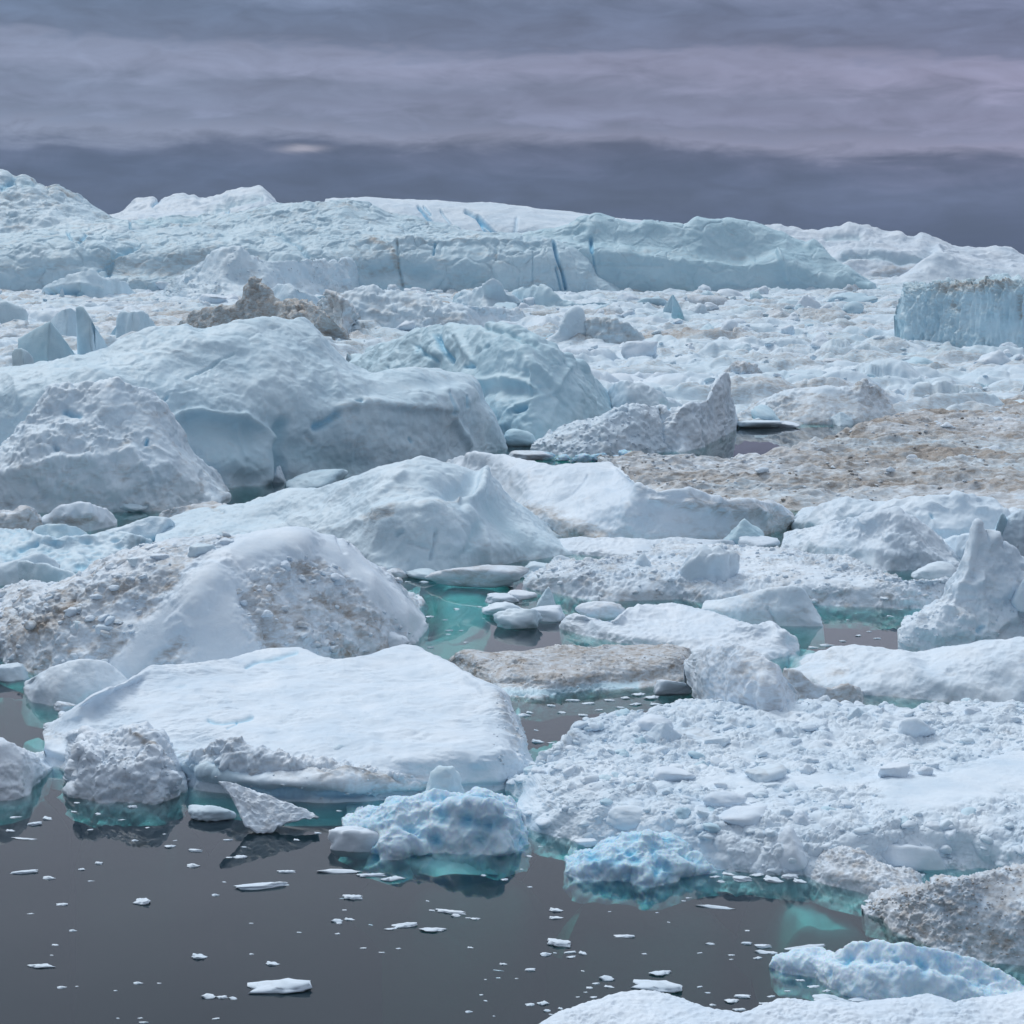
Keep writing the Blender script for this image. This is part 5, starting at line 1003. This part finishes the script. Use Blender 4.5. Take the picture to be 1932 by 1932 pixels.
berg('whslope', 'iceberg', 'low white curved snowbank rising behind the rubble bank in mid picture', 'iceberg',
     '1130,790 1180,800 1240,800 1300,780', [('d', 30, '1135,775 1180,765 1240,765 1295,770'), ('d', 60, '1140,760 1150,735 1165,722 1185,718 1210,725 1235,738 1255,752 1280,765')], MIDN, sm=1.2, cy=.25)
for i, (u, v, w, h, s) in enumerate([(1030, 868, 36, 14, 3), (1062, 870, 40, 13, 5), (1098, 872, 40, 16, 6), (1130, 870, 34, 15, 7), (1158, 873, 34, 13, 8), (1186, 870, 40, 20, 9), (1205, 872, 26, 18, 10)]):
    B('blue_ice_rubble', 'chunk of vivid blue ice in the line of rubble above the brown field', 'ice chunk', u, v, w, h, 'lumpy', 90 + s, .7, s, blue=.55, cy=.5, mat=ICE_BLUE, group='blue rubble line beside the brown ice', rough=.12)
B('ice_slab', 'grey beige thin slab at the left end of the blue rubble line', 'ice slab', 1000, 869, 90, 16, 'slab', 107, .6, .2, dirt=.3)
# the strait: pieces in the channel
for lab, cat, u, v, w, h, k, s, kw in [
    ('long brownish white slab floating under the wave shaped iceberg', 'ice slab', 900, 1108, 206, 42, 'lumpy', 111, dict(dirt=.32, depth=.35)),
    ('pale blue faceted chunk in front of the far turquoise pool', 'ice chunk', 1030, 1092, 100, 28, 'lumpy', 113, dict(cy=.4)),
    ('grey knobbly chunk perched beside the pale blue faceted chunk', 'ice chunk', 1064, 1078, 60, 30, 'lumpy', 115, dict(cy=.15)),
    ('thin flat white floe in the channel, the left of two', 'ice floe', 949, 1138, 70, 15, 'slab', 117, dict()),
    ('thin flat white floe in the channel, the right of two', 'ice floe', 983, 1130, 62, 14, 'slab', 119, dict()),
    ('curved green white ice fin standing in the channel', 'ice fin', 1034, 1153, 62, 44, 'wedge', 121, dict(cy=.55)),
    ('white pitted slab at the back of the channel cluster', 'ice slab', 952, 1164, 94, 26, 'lumpy', 123, dict(cy=.25)),
    ('faceted light blue chunk in front of the channel cluster', 'ice chunk', 976, 1187, 92, 36, 'lumpy', 125, dict(cy=.3, noise=[('r', 20, 3)])),
    ('smooth white wedge at the right of the channel cluster', 'ice chunk', 1032, 1172, 78, 25, 'slab', 127, dict()),
    ('grey beige lump left of the low scalloped floe', 'ice chunk', 1132, 1171, 94, 34, 'lumpy', 129, dict(dirt=.3)),
    ('small brown grey chunk at the foot of the wave shaped iceberg', 'ice chunk', 748, 1091, 46, 18, 'lumpy', 131, dict(dirt=.3)),
    ('pale blue low shard beside the small brown grey chunk', 'ice chunk', 800, 1094, 80, 18, 'lumpy', 133, dict(cy=.5)),
    ('leaning flat faced grey block on the rubble raft', 'ice block', 1215, 1113, 86, 66, 'wedge', 135, dict(cy=.2, noise=[('r', 24, 2)])),
    ('round heap of blocky ice at the left end of the rubble raft', 'ice heap', 1338, 1126, 104, 92, 'round', 137, dict(cy=.15, noise=[('r', 40, 4), ('v', 22, 7), ('v', 9, 3)])),
    ('greenish rounded berg with glassy left face behind the rubble raft', 'iceberg', 1404, 1034, 92, 54, 'wedge', 139, dict(cy=.8)),
    ('flat white slab in front of the glassy greenish berg', 'ice slab', 1436, 1040, 88, 24, 'slab', 141, dict()),
    ('small white floe lying in the dark water left of the spire', 'ice floe', 1764, 1098, 104, 34, 'lumpy', 143, dict(cy=.2)),
    ('tilted block cut by the right edge on the spired berg', 'ice block', 1934, 1150, 56, 56, 'wedge', 145, dict(cy=.3, z=4)),
    ('pointed chunk with a brown seam behind the rubble raft', 'ice chunk', 1498 + 60, 1352, 62, 40, 'peak', 147, dict(dirt=.1)),
    ('small beige scrap of ice in front of the egg shaped dome', 'ice chunk', 120, 1342, 46, 17, 'lumpy', 149, dict(dirt=.3)),
    ('thick edged small floe at the left edge above the egg shaped dome', 'ice floe', 12, 1284, 80, 28, 'slab', 151, dict(cy=.2, depth=.6)),
    ('grey ice knob on the rim of the big smooth floe', 'ice boulder', 640, 1452, 66, 46, 'lumpy', 153, dict(cy=.3, z=1.2, noise=[('r', 20, 2)])),
    ('white shell shaped block at the right corner of the big smooth floe', 'ice block', 972, 1432, 50, 38, 'wedge', 155, dict(z=.3, cy=.1)),
    ('angular white block at the right corner rim of the big floe', 'ice block', 906, 1488, 70, 42, 'lumpy', 157, dict(cy=.2)),
    ('small smooth boulder on the left front rim of the big floe', 'ice boulder', 262, 1372, 28, 22, 'round', 159, dict(z=2.2)),
    ('blunt ice hump left of the tilted wedge near the far pool', 'ice hump', 735, 1226, 76, 34, 'round', 161, dict(z=.4)),
    ('smaller ice hump behind the blunt one on the rubble hill', 'ice hump', 688, 1204, 56, 22, 'round', 163, dict(z=.9)),
    ('broken shell of ice standing on the strait beneath the bays', 'ice chunk', 524, 911, 34, 32, 'wedge', 165, dict(cy=.2)),
    ('long pale blue ridge of ice left of the wave shaped iceberg', 'ice ridge', 600, 922, 130, 34, 'lumpy', 167, dict(cy=.6)),
    ('small dark lump by the strait below the pitted iceberg', 'ice chunk', 245, 966, 60, 17, 'lumpy', 169, dict(cy=.5)),
    ('small floe against the shore right of the big rubble boulder', 'ice floe', 1268, 1312, 76, 30, 'slab', 171, dict(dirt=.05)),
    ('flat floe sliver behind the rubble boulder by the turquoise rim', 'ice floe', 1575, 1303 - 20, 10, 4, 'slab', 173, dict()),
    ('little flat white floe touching the blue melt pocked berg', 'ice floe', 1104, 1598, 48, 12, 'slab', 175, dict())]:
    if w < 12: continue
    kw.setdefault('depth', .7); kw.setdefault('rough', .08)
    B(cat.replace(' ', '_'), lab, cat, u, v, w, h, k, s, rot=(s * 1.3) % 1.2 - .6, **kw)

# blocks lying on the rubble raft and on the rubble hill
def on_surf(key, u, v):
    P = SURF[key][0]; U, V = proj(P); i = int(np.argmin((U - u) ** 2 + (V - v) ** 2)); return P[i]
for key, lab, u, v, w, h, k, s, kw in [
    ('rub', 'overhanging tilted white plate on the left part of the rubble raft', 1252, 1408, 74, 44, 'wedge', 201, dict(cy=.15)),
    ('rub', 'snow capped rounded block beside the tilted white plate', 1235, 1384, 76, 30, 'round', 202, dict()),
    ('rub', 'thin overhanging curled flake near the boulder foot', 1354, 1412, 52, 20, 'slab', 203, dict(cy=.2)),
    ('rub', 'long arched snow slab on the left of the rubble raft', 1272, 1478, 92, 26, 'slab', 204, dict()),
    ('rub', 'brownish arched slab in the middle of the rubble raft', 1452, 1476, 84, 24, 'slab', 205, dict(dirt=.15, cy=.2)),
    ('rub', 'large rounded block with a hollow near the back of the rubble raft', 1730, 1398, 80, 46, 'lumpy', 206, dict(cy=.1)),
    ('rub', 'pale blue block at the back rim of the rubble raft', 1624, 1362, 50, 26, 'wedge', 207, dict(cy=.35)),
    ('rub', 'snowy cap block at the back right rim of the rubble raft', 1838, 1352, 36, 18, 'round', 208, dict()),
    ('rub', 'wide flat block left of centre on the rubble raft', 1402, 1566, 112, 36, 'slab', 209, dict()),
    ('rub', 'big smooth faced triangular block at the front of the rubble raft', 1490, 1636, 108, 74, 'wedge', 210, dict()),
    ('rub', 'cup shaped block right of the triangular block', 1572, 1582, 42, 30, 'wedge', 211, dict()),
    ('rub', 'long smooth hump at the left shore of the rubble raft', 1195, 1566, 110, 42, 'round', 212, dict(cy=.1)),
    ('rub', 'low oval hump near the left tip of the rubble raft', 1370, 1528, 90, 30, 'round', 213, dict()),
    ('rub', 'small perched oval stone of ice left of the triangular block', 1422, 1572, 18, 16, 'round', 214, dict()),
    ('rub', 'round headed block at the right front of the rubble raft', 1762, 1576, 50, 26, 'round', 215, dict()),
    ('rub', 'beaked white slab overhanging the right front shore', 1762, 1604, 70, 32, 'wedge', 216, dict()),
    ('rub', 'small upright egg of ice in the right of the rubble raft', 1748, 1466, 32, 20, 'round', 217, dict()),
    ('rub', 'sugar white cube on the far left rim of the rubble raft', 1190, 1368, 26, 16, 'lumpy', 218, dict()),
    ('rub', 'flat overturned plate behind the small upright egg', 1690, 1470, 70, 24, 'slab', 219, dict()),
    ('rub', 'pointed shard in front of the wide flat block', 1510, 1560, 60, 30, 'wedge', 220, dict()),
    ('hill', 'long bluish ice bar lying down the left slope of the rubble hill', 158, 1202, 74, 30, 'slab', 221, dict(cy=.5)),
    ('hill', 'rectangular pale block right of the bluish bar on the rubble hill', 206, 1206, 56, 28, 'slab', 222, dict(cy=.15)),
    ('hill', 'smooth oval slab near the top of the rubble hill', 378, 1052, 54, 24, 'slab', 223, dict(cy=.4)),
    ('hill', 'grey domed stone of ice on the right flank of the rubble hill', 532, 1078, 40, 20, 'round', 224, dict()),
    ('hill', 'leaning flat plate on the right flank of the rubble hill', 590, 1096, 50, 26, 'wedge', 225, dict()),
    ('hill', 'snowy loaf below the leaning plate on the right flank', 630, 1106, 44, 22, 'round', 226, dict()),
    ('hill', 'white slab at the left slope above the brown stained gravel', 140, 1172, 44, 26, 'slab', 227, dict()),
    ('hill', 'oval white slab above the left middle of the rubble hill', 262, 1066, 50, 16, 'slab', 228, dict(cy=.3)),
    ('hill', 'flat snowy slab left of the smooth spine', 300, 1062, 44, 16, 'slab', 229, dict()),
    ('hill', 'small round snowball of ice at the left shore of the rubble hill', 28, 1232, 26, 14, 'round', 230, dict())]:
    p = on_surf(key, u, v)
    block('ice_block', lab, 'ice block', u, v, w, h, k, s, .75, (s * 1.7) % 1.4 - .7, z=float(p[2]) - .15, rough=.07, **kw)
# ---------------------------------------------------------------- scattered ice pieces, copied from a few shapes
PROTO = {}
def proto(kind, s, tint, level):
    k = (kind, s, tint, level)
    if k not in PROTO:
        P, F = block_shape(level, kind, 300 + s, .13)
        d = {'white': (0, 0, .05), 'blue': (0, .12, .6), 'dirty': (.32, 0, .1)}[tint]
        dn = fbm(P * 2.5 + s, 3)
        PROTO[k] = mesh_np('ice_chunk', P, F, {'dirt': d[0] * (1 + dn * 1.6), 'blue': d[1] + 0 * dn, 'cy': d[2] + .2 * dn}, ICE_NEAR)
    return PROTO[k]

KINDS = ['slab', 'lumpy', 'round', 'peak', 'wedge']
def scatter_one(name, p, w, h, rng, label, cat, group, tint='white', level=3, kinds=KINDS, flat=None):
    k = rng.choice(kinds)
    wd = dict(slab='slab shaped', lumpy='lumpy', round='rounded', peak='peaked', wedge='wedge shaped')[k]
    label = label.replace('ice chunk', wd + ' chunk').replace('ice block', wd + ' block')
    src = proto(k, rng.randrange(4), tint, level)
    o = bpy.data.objects.new(name, src); COL.objects.link(o)
    o.location = p; o.rotation_euler = (rng.uniform(-.3, .3) * (0 if flat else 1), rng.uniform(-.3, .3) * (0 if flat else 1), rng.uniform(0, 6.28))
    o.scale = (w, w * rng.uniform(.55, .95), h)
    o['label'] = label; o['category'] = cat; o['group'] = group
    return o

def merged(name, label, items, mat, level=2, dirt=.05, cyv=.1, kind='stuff', seed=3, flatk=None):
    """too many small pieces to count, as one mesh"""
    r = np.random.RandomState(seed); sh = [block_shape(level, k, 500 + i, .12) for i, k in enumerate(flatk or ['slab', 'lumpy', 'round', 'peak', 'slab', 'wedge', 'lumpy'])]
    VV, FF, DD, CC = [], [], [], []; n = 0
    for (x, y, z, w, h) in items:
        P, F = sh[r.randint(len(sh))]
        a = r.uniform(0, 6.28); c, s = math.cos(a), math.sin(a); ky = r.uniform(.55, .95)
        Q = P * np.array([w, w * ky, h]); Q = np.stack([Q[:, 0] * c - Q[:, 1] * s, Q[:, 0] * s + Q[:, 1] * c, Q[:, 2] + Q[:, 0] * r.uniform(-.25, .25)], 1) + (x, y, z)
        VV.append(Q); FF.append(F + n); n += len(Q); DD.append(np.full(len(Q), dirt * r.uniform(0, 2.2))); CC.append(np.full(len(Q), cyv * r.uniform(0, 2)))
    V = np.concatenate(VV); d = np.concatenate(DD); c = np.concatenate(CC)
    o = V.mean(0); o[2] = 0
    add(name, mesh_np(name, V - o, np.concatenate(FF), {'dirt': d, 'blue': 0 * d, 'cy': c}, mat), o, label, None, None, kind)

rng = random.Random(11); nr = np.random.RandomState(5)

def in_poly(u, v, poly):
    p = pts(poly); c = False; j = len(p) - 1
    for i in range(len(p)):
        if (p[i, 1] > v) != (p[j, 1] > v) and u < (p[j, 0] - p[i, 0]) * (v - p[i, 1]) / (p[j, 1] - p[i, 1]) + p[i, 0]: c = not c
        j = i
    return c

# rubble on surfaces
def surf_items(key, n, smin, smax, pw=2.2, sel=None, top=0):
    P, Nn, rub, unit = SURF[key]
    U, V = proj(P)
    ok = rub > .5
    ok &= (U > -30) & (U < 1962) & (V < 1980)
    if sel is not None: ok &= sel(U, V)
    idx = np.where(ok & (P[:, 2] > .3))[0]
    # even density on the ground, not on the grid
    idx = idx[nr.permutation(len(idx))[:n]]
    out = []
    for i in idx:
        s = smin + (smax - smin) * nr.rand() ** pw
        w = s * unit; out.append((P[i, 0], P[i, 1], P[i, 2] - w * .16, w, w * nr.uniform(.25, .5), U[i], V[i]))
    return out

items = surf_items('rub', 1200, 4, 46, 3.2)
items.sort(key=lambda t: -t[3])
for (x, y, z, w, h, u, v) in items[:105]:
    side = 'left' if u < 1300 else 'middle' if u < 1620 else 'right'; dep = 'back' if v < 1430 else 'front' if v > 1540 else 'centre'
    scatter_one('ice_chunk', (x, y, z), w, h, rng, f'white ice chunk in {side} {dep} rubble of the wide snowy raft', 'ice chunk', f'loose chunks on the {side} {dep} of the snowy rubble raft', 'blue' if rng.random() < .25 else 'white')
merged('ice_rubble', 'small broken ice covering the wide snowy raft at lower right', [t[:5] for t in items[105:]], ICE_NEAR, 2, .03, .15, seed=4)
items = surf_items('hill', 380, 3, 30, 3.)
items.sort(key=lambda t: -t[3])
for (x, y, z, w, h, u, v) in items[:52]:
    side = 'left slope' if u < 330 else 'right flank'
    scatter_one('ice_chunk', (x, y, z), w, h, rng, f'greyish ice chunk in the rubble on the {side} of the streaked hill', 'ice chunk', f'loose chunks on the {side} of the streaked hill', 'dirty' if rng.random() < .3 else 'white')
merged('ice_rubble', 'small dirty ice rubble strewn over the streaked hill at left', [t[:5] for t in items[52:]], ICE_NEAR, 2, .08, .08, seed=5)
items = surf_items('Rfloe', 500, 3, 20, 3); items.sort(key=lambda t: -t[3])
for (x, y, z, w, h, u, v) in items[:24]:
    scatter_one('ice_chunk', (x, y, z), w, h, rng, 'small ice chunk frozen into the slush raft in the middle right', 'ice chunk', 'chunks frozen into the slush raft', 'white')
merged('ice_rubble', 'fine rubble frozen over the slush raft in the middle right', [t[:5] for t in items[24:]], ICE_NEAR, 1, .12, .05, seed=6)
for key, n, a, b, d, lab in [('big', 160, 2, 11, .1, 'crumbled bits along the front rim of the big smooth floe'), ('browne', 700, 2, 8, .5, 'brown pebbly ice bits on the raft at the right edge'), ('lump', 260, 2, 9, .08, 'small lumps stuck on the knobbly corner lump'),
                             ('rubm', 350, 2, 9, .08, 'small rubble on the bank between domed and pinnacle bergs'), ('Rspire', 300, 2, 9, .08, 'small rubble clinging to the base of the spired berg'), ('Rslab', 500, 1.5, 5, .7, 'brown gravelly bits on the flat rubble floe in the channel'), ('hillA', 350, 2, 7, .1, 'scattered rubble on the conical white hill')]:
    sel = {'big': lambda U, V: ((V > 1462) & (U < 820)) | (U > 930), 'Rspire': lambda U, V: V > 1120}.get(key)
    merged('ice_rubble', lab, [t[:5] for t in surf_items(key, n, a, b, 2.6, sel)], ICE_NEAR, 1, d, .1, seed=n)

# blocks all over the pack ice
VIS = '-20,560 60,548 300,560 330,600 560,560 660,600 690,655 800,615 960,600 1000,630 1160,730 1180,770 1400,800 1700,790 1932,740 1932,672 1690,655 1690,560 1640,562 1200,562 900,560 640,560 300,560 -20,548'
FQ = SURF['pack_ice'][0]; NQ = len(FQ)
def field_pt(vmin, vmax, umin=-20, umax=1952, key='pack_ice'):
    Q = SURF[key][0]
    while True:
        i = rng.randrange(len(Q)); p = Q[i]
        U, V = proj(p[None]); u, v = U[0], V[0]
        if vmin < v < vmax and umin < u < umax: return p, u, v
def zone(u, v):
    if u < 330: return 'left near standing ice plates' if v > 580 else 'left before the rough hill'
    if u < 700: return 'left centre, around the brown crag'
    if u < 1150: return 'centre, below the long wall' if v < 640 else 'centre, right of the domed berg'
    if u < 1680: return 'right centre, before the tabular wall' if v < 640 else ('right centre, around the lone grey block' if v < 720 else 'right centre, above the dark pond')
    return 'right, under the fluted wall'
big_n = 0; tiny = []
while big_n < 125:
    p, u, v = field_pt(548, 800)
    if not in_poly(u, v, VIS) and rng.random() < .93: continue
    unit = p[1] / FPX
    w = rng.uniform(16, 40) * unit * (1 if rng.random() < .7 else 2.0); h = w * rng.uniform(.28, .6) * (.8 if w > 45 * unit else 1)
    zl = zone(u, v); t = rng.choices(['white', 'blue', 'dirty'], [5, 2.4, 1.2])[0]
    word = {'white': 'snow white', 'blue': 'pale blue', 'dirty': 'brown stained'}[t]
    scatter_one('ice_block', (p[0], p[1], p[2] - h * .08), w, h, rng, f'{word} ice block in pack at {zl}', 'ice block', f'{word} blocks in the pack ice at {zl}', t)
    big_n += 1
for _ in range(3600):
    p, u, v = field_pt(525, 806)
    unit = p[1] / FPX; w = (2.5 + 20 * rng.random() ** 3.2) * unit
    tiny.append((p[0], p[1], p[2] - w * .1, w, w * rng.uniform(.2, .5)))
merged('pack_ice_rubble', 'countless small broken blocks strewn over the far pack ice', tiny, ICE, 2, .05, .25, seed=8)
tiny = []
for _ in range(2300):
    p, u, v = field_pt(735, 975, key='brown_brash_ice')
    unit = p[1] / FPX; w = (2 + 10 * rng.random() ** 3) * unit
    tiny.append((p[0], p[1], p[2] - w * .1, w, w * rng.uniform(.15, .45)))
merged('brown_rubble', 'brown and white ice bits strewn over the stained brash ice', tiny, ICE, 1, .42, .0, seed=9)
for _ in range(16):
    p, u, v = field_pt(760, 950, key='brown_brash_ice'); unit = p[1] / FPX; w = rng.uniform(14, 30) * unit
    scatter_one('ice_chunk', (p[0], p[1], p[2] - .1), w, w * rng.uniform(.25, .4), rng, 'white ice chunk sitting on the brown stained brash ice', 'ice chunk', 'white chunks on the brown brash ice', 'white')

# ---------------------------------------------------------------- bits floating on the open water
def bit(u, v, w, h, label, group, tint='white', kinds=('scrap',)):
    p = at_z(u, v, 0); unit = p[1] / FPX
    k = rng.choice(kinds); src = proto(k, rng.randrange(9), tint, 3)
    o = bpy.data.objects.new('floating_ice', src); COL.objects.link(o)
    W = w * unit; o.location = (p[0], p[1], -.02); dy = min(max(h * unit / .30, W * .3) * .6, W * 1.1)
    o.scale = (W, dy, max(.04, h * unit * .65)); o.rotation_euler = (0, 0, rng.uniform(-.35, .35))
    o['label'] = label; o['category'] = 'floating ice'
    if group: o['group'] = group
    return o
def parts_bit(u, v, w, h, label, n=5):
    """one larger rugged piece"""
    bit(u, v, w, h, label, None, 'white', ('lumpy',))
# the ones that stand out, each with its own words
for u, v, w, h, lab in [
    (268, 1703, 34, 15, 'lone square cornered white ice scrap left of centre on the grey water'), (494, 1673, 108, 15, 'long ragged white ice strip on the grey water below the tilted sheet'),
    (528, 1866, 128, 30, 'largest flat white ice raft low on the open grey water'), (45, 1646, 56, 9, 'thin white ice sliver at the left edge of the open water'),
    (78, 1824, 60, 10, 'pointed white sliver with a tail at lower left'), (1054, 1781, 56, 17, 'compact white lozenge of ice in the middle of the lower water'),
    (764, 1747, 50, 11, 'smooth white leaf of ice left of the peaked one'), (816, 1756, 56, 11, 'white ice leaf with a small peak'), (738, 1753, 30, 5, 'thin grey white scrap beside the smooth white leaf'),
    (1240, 1864, 104, 24, 'big flat white floe fragment at lower centre right'), (1246, 1838, 48, 12, 'smaller flat white fragment above the big fragment'), (1350, 1712, 80, 7, 'long thin ice splinter below the blue melt pocked berg'),
    (1520, 1789, 84, 10, 'long flat white scrap left of the holed berg, the right one'), (1178, 1767, 42, 7, 'thin white ice chip right of the compact lozenge'),
    (540, 1645, 40, 7, 'ragged ice strip piece at the left end of the strip row'), (640, 1645, 90, 10, 'wide white strip in the row below the flat topped slab'), (700, 1652, 60, 9, 'middle white strip in the row below the flat topped slab'), (742, 1660, 50, 12, 'right end strip in the row below the flat topped slab'),
    (665, 1694, 44, 12, 'curled white bit with a ring shape below the strip row'), (850, 1721, 70, 9, 'string of white crumbs right of the curled bit'), (1570, 1888, 80, 20, 'white slab just in front of the bottom floe edge'), (1640, 1880 + 8, 80, 16, 'white flat piece beside the slab at the bottom floe edge'),
    (1472, 1905, 80, 20, 'white fragment at the left tip of the bottom floe bump'), (1050, 1718, 30, 9, 'upper small white pair piece above the compact lozenge'), (1050, 1732, 32, 7, 'lower small white pair piece above the compact lozenge'),
    (394, 1881, 30, 11, 'small white oval beside the largest raft, left'), (210, 1807 + 74, 0, 0, ''), (368, 1605, 30, 7, 'small white chip under the knobbly lump'), (45, 1583, 58, 5, 'thin white streak of ice near the left shore')]:
    if w: bit(u, v, w, h, lab, None, 'white')
small = '''186,1629,18 154,1641,16 172,1662,14 93,1657,26 117,1707,24 58,1724,16 138,1756,16 104,1783,16 98,1802,8 377,1806,34 515,1819,30 261,1855,20 300,1855,10 117,1863,20 145,1861,8 218,1869,8 419,1882,22 440,1884,20 265,1921,12 223,1921,8 271,1929,20 407,1922,16
 407,1689,16 423,1664,10 365,1634,26 432,1618,16 447,1618,20 455,1617,26 320,1598,24 330,1586,10 310,1574,8 255,1586,14 170,1566,12 278,1562,10 230,1547,16 185,1536,14 140,1532,14 145,1515,14 250,1523,20 90,1545,24 65,1555,30 30,1542,24 20,1568,20
 660,1735,24 640,1742,12 650,1717,10 636,1738,24 637,1762,12 474,1742,10 565,1759,12 475,1800,10 685,1789,14 752,1790,12 720,1797,14 888,1788,14 807,1700,10 896,1734,22 883,1732,12 815,1718,14 860,1728,20
 950,1819,18 1000,1830,22 975,1846,8 1100,1832,10 916,1848,6 908,1877,8 916,1888,10 885,1909,16 932,1917,6 1000,1896,18 1025,1894,26 1032,1907,16 1040,1914,12 1090,1881,10 1120,1882,16 1145,1847,32 1150,1862,24 1125,1856,16 1112,1864,14 1105,1872,10 1130,1892,30 1080,1907,18 1058,1903,12
 1030,1801,24 1047,1798,8 1075,1797,26 1078,1806,22 1100,1799,20 1216,1800,12 1320,1798,12 1380,1802,14 1262,1740,8 1410,1756,10 1408,1780,22 1440,1786,34 1438,1797,30 1430,1808,20 1455,1798,26 1340,1781,20 1290,1700,10 1000,1674,12 998,1616,14 1020,1597,10 952,1660,14 912,1652,12 985,1640,8
 1210,1660,12 1300,1694,14 1265,1893,14 1282,1894,12 1335,1873,14 1320,1862,12 1400,1880,34 1380,1890,30 1345,1896,14 1395,1905,28 1440,1893,20 1455,1880,16 1350,1655,24 1375,1650,30 1400,1660,40 1430,1652,36 1460,1662,44 1490,1655,36 1510,1664,30 1420,1645,20 1390,1643,16 1360,1664,18
 1640,1702,24 1660,1700,14 1740,1650,12 1720,1655,10 870,1190,10 848,1190,16 810,1165,18 845,1197,14 880,1212,12 812,1222,14 770,1098,14 800,1099,20 862,1150,14 840,1170,12 1060,1100,10 1002,1060,8 905,1145,12
 1620,1200,14 1655,1205,16 1590,1210,14 1560,1218,30 1535,1222,22 1610,1218,10 1700,1150,10 1680,1163,16 1715,1162,14 1580,1142,8 1600,1170,8 1640,1192,12 990,1350,26 1000,1345,16 1040,1332,20 1080,1322,30 1110,1328,24 1150,1322,24 1180,1318,20 1205,1312,30 1230,1318,34 1130,1340,16 1060,1345,18 1015,1400,28 1040,1402,18 1012,1378,12 1025,1420,14 990,1425,12 1200,1330,26 1170,1335,20 1240,1330,30 1100,1350,24
 868,1385,0 722,1508,26 740,1515,10 700,1530,14 780,1548,12 640,1530,12 600,1572,16 560,1585,14 430,1585,20 460,1598,14 1466,1560,0 1380,1810,10 1240,1722,8 1150,1720,8 1500,1820,12 1510,1850,20 1535,1862,24 1560,1870,20 1485,1870,14'''
for t in small.split():
    u, v, w = (float(x) for x in t.split(','))
    if w < 4: continue
    h = max(2.5, w * rng.uniform(.18, .38))
    if v < 1240: z = 'in the turquoise channel' if u < 1200 else 'on the dark pool left of the spire'
    elif v < 1440: z = 'in the dark strait beside the boulder raft'
    elif v < 1600 and u < 1300: z = 'close under the rim of the big smooth floe'
    elif u < 480: z = 'on the open water at lower left'
    elif u < 960: z = 'on the open water at lower middle'
    elif v < 1680 and u > 1300: z = 'in the brash pocket before the rubble raft'
    elif u < 1340: z = 'on the open water right of the middle'
    else: z = 'around the holed berg at lower right'
    sh = ('tiny' if w < 11 else 'small' if w < 19 else 'longish') + (' thin' if h / w < .24 else ' flat' if h / w < .31 else ' plump')
    z2 = z + (', upper part' if 1600 < v < 1740 else ', lower part' if v > 1820 else '')
    bit(u, v, w, h, f'{sh} white ice scrap floating {z2}', f'tiny ice scraps floating {z}')
# dark clear ice slivers
for u, v, w in [(646, 1695, 14), (600 + 340, 1831, 24), (1000 - 60, 1845, 10), (700, 1745, 12)]:
    bit(u, v, w, 2.5, 'small clear grey sliver of ice barely above the open water', 'clear grey ice slivers on the open water', 'blue')

# ---------------------------------------------------------------- the air: a thin even haze round camera and scene, sky outside
def haze():
    m = bpy.data.materials.new('haze'); m.use_nodes = True; nt = m.node_tree; nt.nodes.clear()
    o = nt.nodes.new('ShaderNodeOutputMaterial'); p = nt.nodes.new('ShaderNodeVolumePrincipled')
    p.inputs['Color'].default_value = (.70, .85, 1, 1); p.inputs['Density'].default_value = 6e-5; p.inputs['Anisotropy'].default_value = 0
    nt.links.new(p.outputs[0], o.inputs['Volume'])
    a, b, c, d, z0, z1 = -2600, 2600, -400, 5200, -24.2, 190
    V = [(a, c, z1), (b, c, z1), (b, d, z1), (a, d, z1), (a, c, z0), (b, c, z0), (b, d, z0), (a, d, z0)]
    F = [(0, 1, 2, 3), (7, 6, 5, 4), (4, 5, 1, 0), (5, 6, 2, 1), (6, 7, 3, 2), (7, 4, 0, 3)]
    add('haze', mesh_np('haze', V, F, {}, m, False), kind='stuff', label='thin pale haze over the ice field')
haze()
